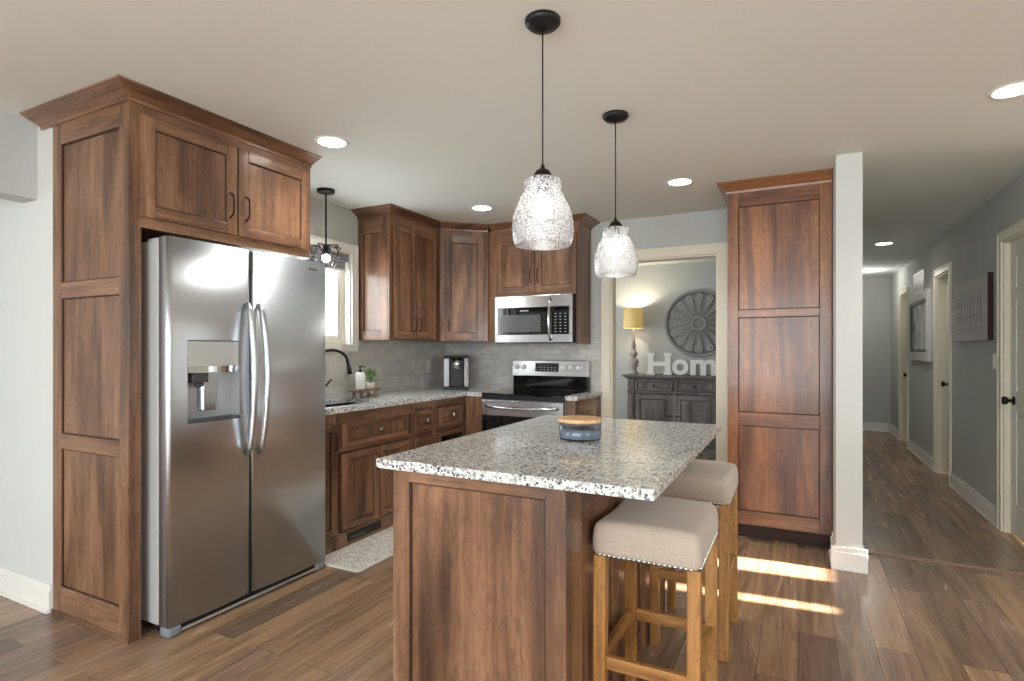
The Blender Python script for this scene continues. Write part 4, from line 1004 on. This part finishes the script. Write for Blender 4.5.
MB().lathe([(0.045, 0.9455), (0.048, 0.953)], (C.x, C.y-0.01, 0), 20, DGREY).build('drip_plate', o)
# outlets
def plate(name, M, label, w_=0.072, h=0.116, n=2, cat='outlet', tog=False):
    """M: frame with local -y outwards, origin at plate centre on the wall"""
    O = M.to_translation(); o = thing(name, O, label, cat)
    MB().box(-w_/2, w_/2, -0.006, -0.0005, -h/2, h/2, WHITEPL, M).build('cover_plate', o, 0.002)
    for k in range(n):
        z = (k-(n-1)/2)*0.04
        if tog: MB().box(-0.016, 0.016, -0.010, -0.006, -0.033, 0.033, WHITEPL, M).build('rocker', o, 0.001)
        else:
            s_ = MB().box(-0.016, 0.016, -0.008, -0.006, z-0.014, z+0.014, WHITEPL, M).build('receptacle', o, 0.001)
            MB().box(-0.008, -0.005, -0.0085, -0.008, z-0.006, z+0.006, BLACKPL, M).box(0.005, 0.008, -0.0085, -0.008, z-0.005, z+0.005, BLACKPL, M).build('slot', s_)
    return o
plate('wall_outlet', frameM((KX+0.008, 4.57, 1.125), (0, 1, 0), (1, 0, 0)), 'white wall outlet on the tiled backsplash left of the coffee maker')
plate('light_switch', frameM((1.30, 5.335, 1.205), (0, -1, 0), (-1, 0, 0)), 'white light switch beside the nearest hallway door', cat='switch', n=1, tog=True)
# mat
rx0, rx1, ry0, ry1, rr = -2.63, -2.262, 2.49, 3.45, 0.03
def rrect(x0, x1, y0, y1, r):
    p = []
    for cx_, cy_, a0 in ((x1-r, y0+r, -PI/2), (x1-r, y1-r, 0), (x0+r, y1-r, PI/2), (x0+r, y0+r, PI)):
        for k in range(6): a = a0+PI/2*k/5; p.append((cx_+r*math.cos(a), cy_+r*math.sin(a)))
    return p
o = thing('kitchen_mat', ((rx0+rx1)/2, (ry0+ry1)/2, 0), 'pale patterned kitchen mat on the floor in front of the sink cabinet', 'mat')
MB().prism(rrect(rx0, rx1, ry0, ry1, rr), 0.0005, 0.010, RUGB).build('mat_base', o, 0.002)
MB().prism(rrect(rx0+0.02, rx1-0.02, ry0+0.02, ry1-0.02, 0.02), 0.010, 0.0115, RUG).build('printed_top', o)

# ------------------------------------------------------------------ dining room beyond the doorway
sx0, sx1, sy0, sy1 = -1.985, -0.80, 7.25, 7.62
o = thing('sideboard', ((sx0+sx1)/2, 7.43, 0), 'grey washed wooden sideboard with two drawers over two doors in the dining room', 'sideboard')
MB().box(sx0, sx1, sy0, sy1, 0.08, 0.915, GREYZ).box(sx0-0.01, sx1+0.01, sy0-0.015, sy1, 0.0, 0.08, GREYX).build('sideboard_body', o, 0.003)
mb = MB().box(sx0-0.065, sx1+0.065, sy0-0.055, sy1, 0.945, 0.970, GREYX).box(sx0-0.04, sx1+0.04, sy0-0.035, sy1, 0.928, 0.945, GREYX).box(sx0-0.02, sx1+0.02, sy0-0.018, sy1, 0.915, 0.928, GREYX)
mb.build('top', o, 0.004)
for x in (sx0, sx1-0.09):
    MB().box(x, x+0.09, sy0-0.022, sy0, 0.08, 0.735, GREYZ).box(x+0.02, x+0.07, sy0-0.028, sy0-0.022, 0.14, 0.70, GREYZ).box(x-0.004, x+0.094, sy0-0.03, sy0, 0.735, 0.765, GREYX).box(x, x+0.09, sy0-0.022, sy0, 0.765, 0.915, GREYZ).build('pilaster', o, 0.003)
MB().box(sx0+0.094, sx1-0.094, sy0-0.024, sy0, 0.735, 0.765, GREYX).build('middle_rail', o, 0.003)
mid = (sx0+sx1)/2
for a, b in ((sx0+0.10, mid-0.02), (mid+0.02, sx1-0.10)):
    M = frameM((a, sy0-0.022, 0.775), (1, 0, 0), (0, -1, 0)); mb = MB(); panel_door(mb, M, b-a, 0.125, T=0.0215, st=0.025, rt=0.022, rb=0.022, mz=GREYZ, mh=GREYX, raised=False)
    d = mb.build('drawer', o, 0.002); knob('knob', d, M, (b-a)/2, 0.062, 0.015, BLACK)
    M = frameM((a, sy0-0.022, 0.10), (1, 0, 0), (0, -1, 0)); mb = MB(); panel_door(mb, M, b-a, 0.62, T=0.0215, st=0.06, rt=0.06, rb=0.06, mz=GREYZ, mh=GREYX, raised=True)
    d = mb.build('door', o, 0.002); knob('knob', d, M, 0.03 if a > mid else b-a-0.03, 0.36, 0.013, BLACK)
MB().box(mid-0.019, mid+0.019, sy0-0.020, sy0, 0.08, 0.735, GREYZ).build('centre_stile', o)
# table lamp
lx, ly = -1.962, 7.43
o = thing('table_lamp', (lx, ly, 0.97), 'lit table lamp with yellow shade and whitewashed turned base on the sideboard', 'lamp')
MB().lathe([(0.072, 0.9705), (0.072, 0.99), (0.058, 1.00), (0.045, 1.03), (0.050, 1.05), (0.068, 1.10), (0.072, 1.135), (0.060, 1.17), (0.035, 1.19), (0.040, 1.205), (0.052, 1.22), (0.055, 1.25), (0.040, 1.275), (0.030, 1.29), (0.028, 1.31), (0.034, 1.32), (0.024, 1.40), (0.016, 1.55), (0.014, 1.60)], (lx, ly, 0), 28, STONE).build('lamp_base', o)
MB().lathe([(0.135, 1.578), (0.132, 1.60), (0.122, 1.845), (0.119, 1.845), (0.129, 1.60), (0.132, 1.578)], (lx, ly, 0), 36, SHADE, cap0=False, cap1=False).build('lamp_shade', o)
MB().tube([(lx-0.12, ly, 1.84), (lx, ly, 1.85), (lx+0.12, ly, 1.84)], 0.002, 6, PEWTER).tube([(lx, ly, 1.595), (lx, ly, 1.86)], 0.003, 6, PEWTER).build('harp', o)
MB().lathe([(0.006, 1.86), (0.012, 1.872), (0.004, 1.886)], (lx, ly, 0), 12, PEWTER).build('finial', o)
MB().ball((lx+0.0, ly-0.0, 1.76), 0.028, BULB, 12, 8).build('bulb', o)
lamp('table_lamp_glow', 'POINT', (lx+0.04, ly, 1.80), 11, (1, 0.85, 0.62), shadow_soft_size=0.02)
# letters
FONTM = plain('chalk_white_letters', (226, 223, 216), rough=0.7, bump=0.3, bscale=80)
def text_mesh(txt, size, ext, off=0.0):
    cu = bpy.data.curves.new('lettering', 'FONT'); cu.body = txt; cu.size = size; cu.extrude = ext; cu.offset = off; cu.resolution_u = 6
    to = bpy.data.objects.new('lettering', cu); COL.objects.link(to)
    dg = bpy.context.evaluated_depsgraph_get(); dg.update(); me = bpy.data.meshes.new_from_object(to.evaluated_get(dg))
    COL.objects.unlink(to); bpy.data.objects.remove(to); return me
Z0 = 0.9705; ly2 = 7.40
def letter(txt, x0, x1, z1, label, serif=False):
    me = text_mesh(txt, 0.38, 0.02, 0.012)
    xs = [v.co.x for v in me.vertices]; ys = [v.co.y for v in me.vertices]; a, b, c, d = min(xs), max(xs), min(ys), max(ys)
    for v in me.vertices:
        v.co = Vector(((v.co.x-a)/(b-a)*(x1-x0)-(x1-x0)/2, -v.co.z, (v.co.y-c)/(d-c)*(z1-Z0)))
    bm = bmesh.new(); bm.from_mesh(me)
    mb = MB(); mb.bm.free(); mb.bm = bm; mb.mi(FONTM)
    W = x1-x0; H = z1-Z0
    if serif:
        for cx_ in (-W/2+0.035, W/2-0.035):
            mb.box(cx_-0.052, cx_+0.052, -0.021, 0.021, 0, 0.035, FONTM); mb.box(cx_-0.052, cx_+0.052, -0.021, 0.021, H-0.035, H, FONTM)
    bmesh.ops.recalc_face_normals(bm, faces=bm.faces)
    m2 = bpy.data.meshes.new('letter'); bm.to_mesh(m2); bm.free(); m2.materials.append(FONTM)
    lo = bpy.data.objects.new('decorative_letter', m2); COL.objects.link(lo); lo.location = ((x0+x1)/2, ly2, Z0)
    return tag(lo, label, 'letter', 'white letters spelling Home')
letter('H', -1.755, -1.465, 1.252, 'white wooden capital letter H standing on the sideboard', True)
letter('o', -1.445, -1.240, 1.170, 'round white wooden letter o between the H and the m', False)
letter('m', -1.220, -0.900, 1.170, 'white wooden letter m right of the round o', False)
# medallion
mx, mz, mr = -1.148, 1.640, 0.443
MEDM = plain('grey_carved_wood', (150, 147, 144), rough=0.75, bump=0.4, bscale=50)
MEDD = plain('dark_grey_carved_wood', (130, 127, 125), rough=0.8)
o = thing('wall_medallion', (mx, 7.635, mz), 'large round grey carved wall medallion with radiating petals above the sideboard', 'wall decoration')
MY = Matrix.Translation((mx, 7.638, mz)) @ Matrix.Rotation(PI/2, 4, 'X')
MB().lathe([(mr-0.005, 0), (mr-0.005, 0.012), (0.001, 0.012)], seg=72, m=MEDD, M=MY).build('backing', o)
MB().lathe([(mr, 0.0), (mr, 0.03), (mr-0.012, 0.036), (mr-0.035, 0.030), (mr-0.038, 0.012)], seg=72, m=MEDM, M=MY, cap0=False, cap1=False).lathe([(0.095, 0.012), (0.092, 0.03), (0.080, 0.034), (0.070, 0.028), (0.068, 0.012)], seg=40, m=MEDM, M=MY, cap0=False, cap1=False).build('rim', o)
def disc_pt(r, a, h=0.012): return MY @ Vector((r*math.cos(a), r*math.sin(a), h))
for k in range(16):
    a0 = 2*PI*k/16; da = PI/16*0.80; mb = MB(); i = mb.mi(MEDM); rows = []
    for j in range(11):
        t = j/10; r = 0.105+(mr-0.05-0.105)*t; wv = 0.35+0.65*min(1, t*1.25) if t < 0.85 else math.sqrt(max(0.02, 1-((t-0.85)/0.15)**2*0.96))
        hw = min(r*math.tan(da), 1)*wv
        ca, sa = math.cos(a0), math.sin(a0); row = []
        for q, h in ((-1, 0.012), (-0.82, 0.024), (-0.6, 0.017), (0.6, 0.017), (0.82, 0.024), (1, 0.012)):
            row.append(mb.bm.verts.new(MY @ Vector((r*ca-q*hw*sa, r*sa+q*hw*ca, h))))
        rows.append(row)
    for p, q in zip(rows, rows[1:]):
        for c in range(5): mb._f([p[c], p[c+1], q[c+1], q[c]], i)
    for r, s_ in ((0.18, 0.009), (0.23, 0.012), (0.285, 0.014), (0.345, 0.019)):
        c = disc_pt(r, a0, 0.018); mb.ball(c, s_, MEDM, 8, 6, (1, 0.6, 1))
    mb.build('petal', o)
mb = MB()
for k in range(8): mb.ball(disc_pt(0.045, 2*PI*k/8, 0.014), 0.014, MEDM, 8, 6, (1, 0.6, 1))
mb.ball(disc_pt(0, 0, 0.014), 0.022, MEDM, 10, 6, (1, 0.6, 1)); mb.build('centre_flower', o)

# ------------------------------------------------------------------ hallway wall hangings
X0 = 1.30
o = thing('wooden_sign', (X0-0.02, 5.91, 1.61), 'weathered whitewashed plank sign with faded lettering on the hallway wall', 'sign')
SIGNM = plain('weathered_white_planks', (206, 200, 198), rough=0.85, bump=0.5, bscale=40)
mb = MB(); rnd = random.Random(5)
for k in range(5):
    z0 = 1.365+0.505*k/5; mb.box(X0-0.030, X0-0.0005, 5.385+rnd.uniform(0, 0.012), 6.44-rnd.uniform(0, 0.012), z0+0.0015, z0+0.101-0.0015, SIGNM)
mb.build('plank', o, 0.002)
EDGE = plain('dark_red_brown_edge', (58, 38, 40), rough=0.9, bump=0.5)
MB().box(X0-0.032, X0-0.0003, 5.362, 5.384, 1.362, 1.873, EDGE).build('rough_edge', o, 0.003)
mb = MB(); LM = plain('faded_grey_paint', (160, 154, 154), rough=0.9); rnd = random.Random(11)
y = 6.33
for k in range(6):
    for s_ in (0, 1):
        a = Vector((0, y, 1.50)); b = Vector((0, y-0.05*(1 if (k+s_) % 2 else -0.4), 1.74)); d = Vector((0, 0.010, 0))
        P = [(X0-0.0306, a.y, a.z), (X0-0.0306, a.y-0.014, a.z), (X0-0.0306, b.y-0.014, b.z), (X0-0.0306, b.y, b.z)]
        P2 = [(X0-0.0295, p[1], p[2]) for p in P]
        A_ = [mb.bm.verts.new(p) for p in P]; B_ = [mb.bm.verts.new(p) for p in P2]; ii = mb.mi(LM)
        mb._f(A_, ii); 
        for q in range(4): mb._f([A_[q], B_[q], B_[(q+1) % 4], A_[(q+1) % 4]], ii)
        y -= 0.062
    y -= 0.018
mb.build('faded_lettering', o)
# framed picture
o = thing('picture_frame', (X0-0.02, 8.15, 1.57), 'white framed window style picture on the hallway wall under the vent', 'picture')
y0, y1, z0, z1 = 7.53, 8.78, 1.165, 1.965; fm = plain('white_washed_frame', (206, 204, 200), rough=0.5)
MB().box(X0-0.04, X0-0.0005, y0, y0+0.10, z0, z1, fm).box(X0-0.04, X0-0.0005, y1-0.10, y1, z0, z1, fm).box(X0-0.04, X0-0.0005, y0+0.10, y1-0.10, z0, z0+0.10, fm).box(X0-0.04, X0-0.0005, y0+0.10, y1-0.10, z1-0.10, z1, fm).build('frame', o, 0.004)
MB().box(X0-0.030, X0-0.0005, y0+0.10, y0+0.13, z0+0.10, z1-0.10, DGREY).box(X0-0.030, X0-0.0005, y1-0.13, y1-0.10, z0+0.10, z1-0.10, DGREY).box(X0-0.030, X0-0.0005, y0+0.13, y1-0.13, z0+0.10, z0+0.13, DGREY).box(X0-0.030, X0-0.0005, y0+0.13, y1-0.13, z1-0.13, z1-0.10, DGREY).build('inner_liner', o)
def art():
    m, n, l, p = nm('faded_print'); g = n.new('ShaderNodeNewGeometry'); t = n.new('ShaderNodeTexNoise'); t.inputs['Scale'].default_value = 5; l.new(g.outputs['Position'], t.inputs['Vector'])
    l.new(ramp(n, l, t.outputs['Fac'], [(0.35, (128, 134, 128)), (0.55, (172, 176, 168)), (0.7, (190, 190, 182))]).outputs[0], p.inputs['Base Color']); p.inputs['Roughness'].default_value = 0.12; return m
MB().box(X0-0.012, X0-0.0005, y0+0.13, y1-0.13, z0+0.13, z1-0.13, art()).build('print', o)
mb = MB()
for k in (1, 2): yy = y0+0.13+(y1-y0-0.26)*k/3; mb.box(X0-0.020, X0-0.012, yy-0.009, yy+0.009, z0+0.13, z1-0.13, fm)
mb.build('divider', o)
# return air vent
o = thing('air_vent', (X0-0.01, 8.24, 2.10), 'pale slatted return air vent high on the hallway wall above the framed picture', 'vent')
y0, y1, z0, z1 = 7.92, 8.56, 1.985, 2.225
MB().box(X0-0.012, X0-0.0005, y0, y1, z0, z0+0.025, WHITEPL).box(X0-0.012, X0-0.0005, y0, y1, z1-0.025, z1, WHITEPL).box(X0-0.012, X0-0.0005, y0, y0+0.025, z0+0.025, z1-0.025, WHITEPL).box(X0-0.012, X0-0.0005, y1-0.025, y1, z0+0.025, z1-0.025, WHITEPL).build('frame', o, 0.001)
MB().box(X0-0.003, X0-0.0005, y0+0.025, y1-0.025, z0+0.025, z1-0.025, DGREY).build('backing', o)
mb = MB()
for k in range(12): zz = z0+0.03+0.0155*k; mb.box(X0-0.010, X0-0.003, y0+0.025, y1-0.025, zz, zz+0.007, GREYPL)
mb.build('slats', o)
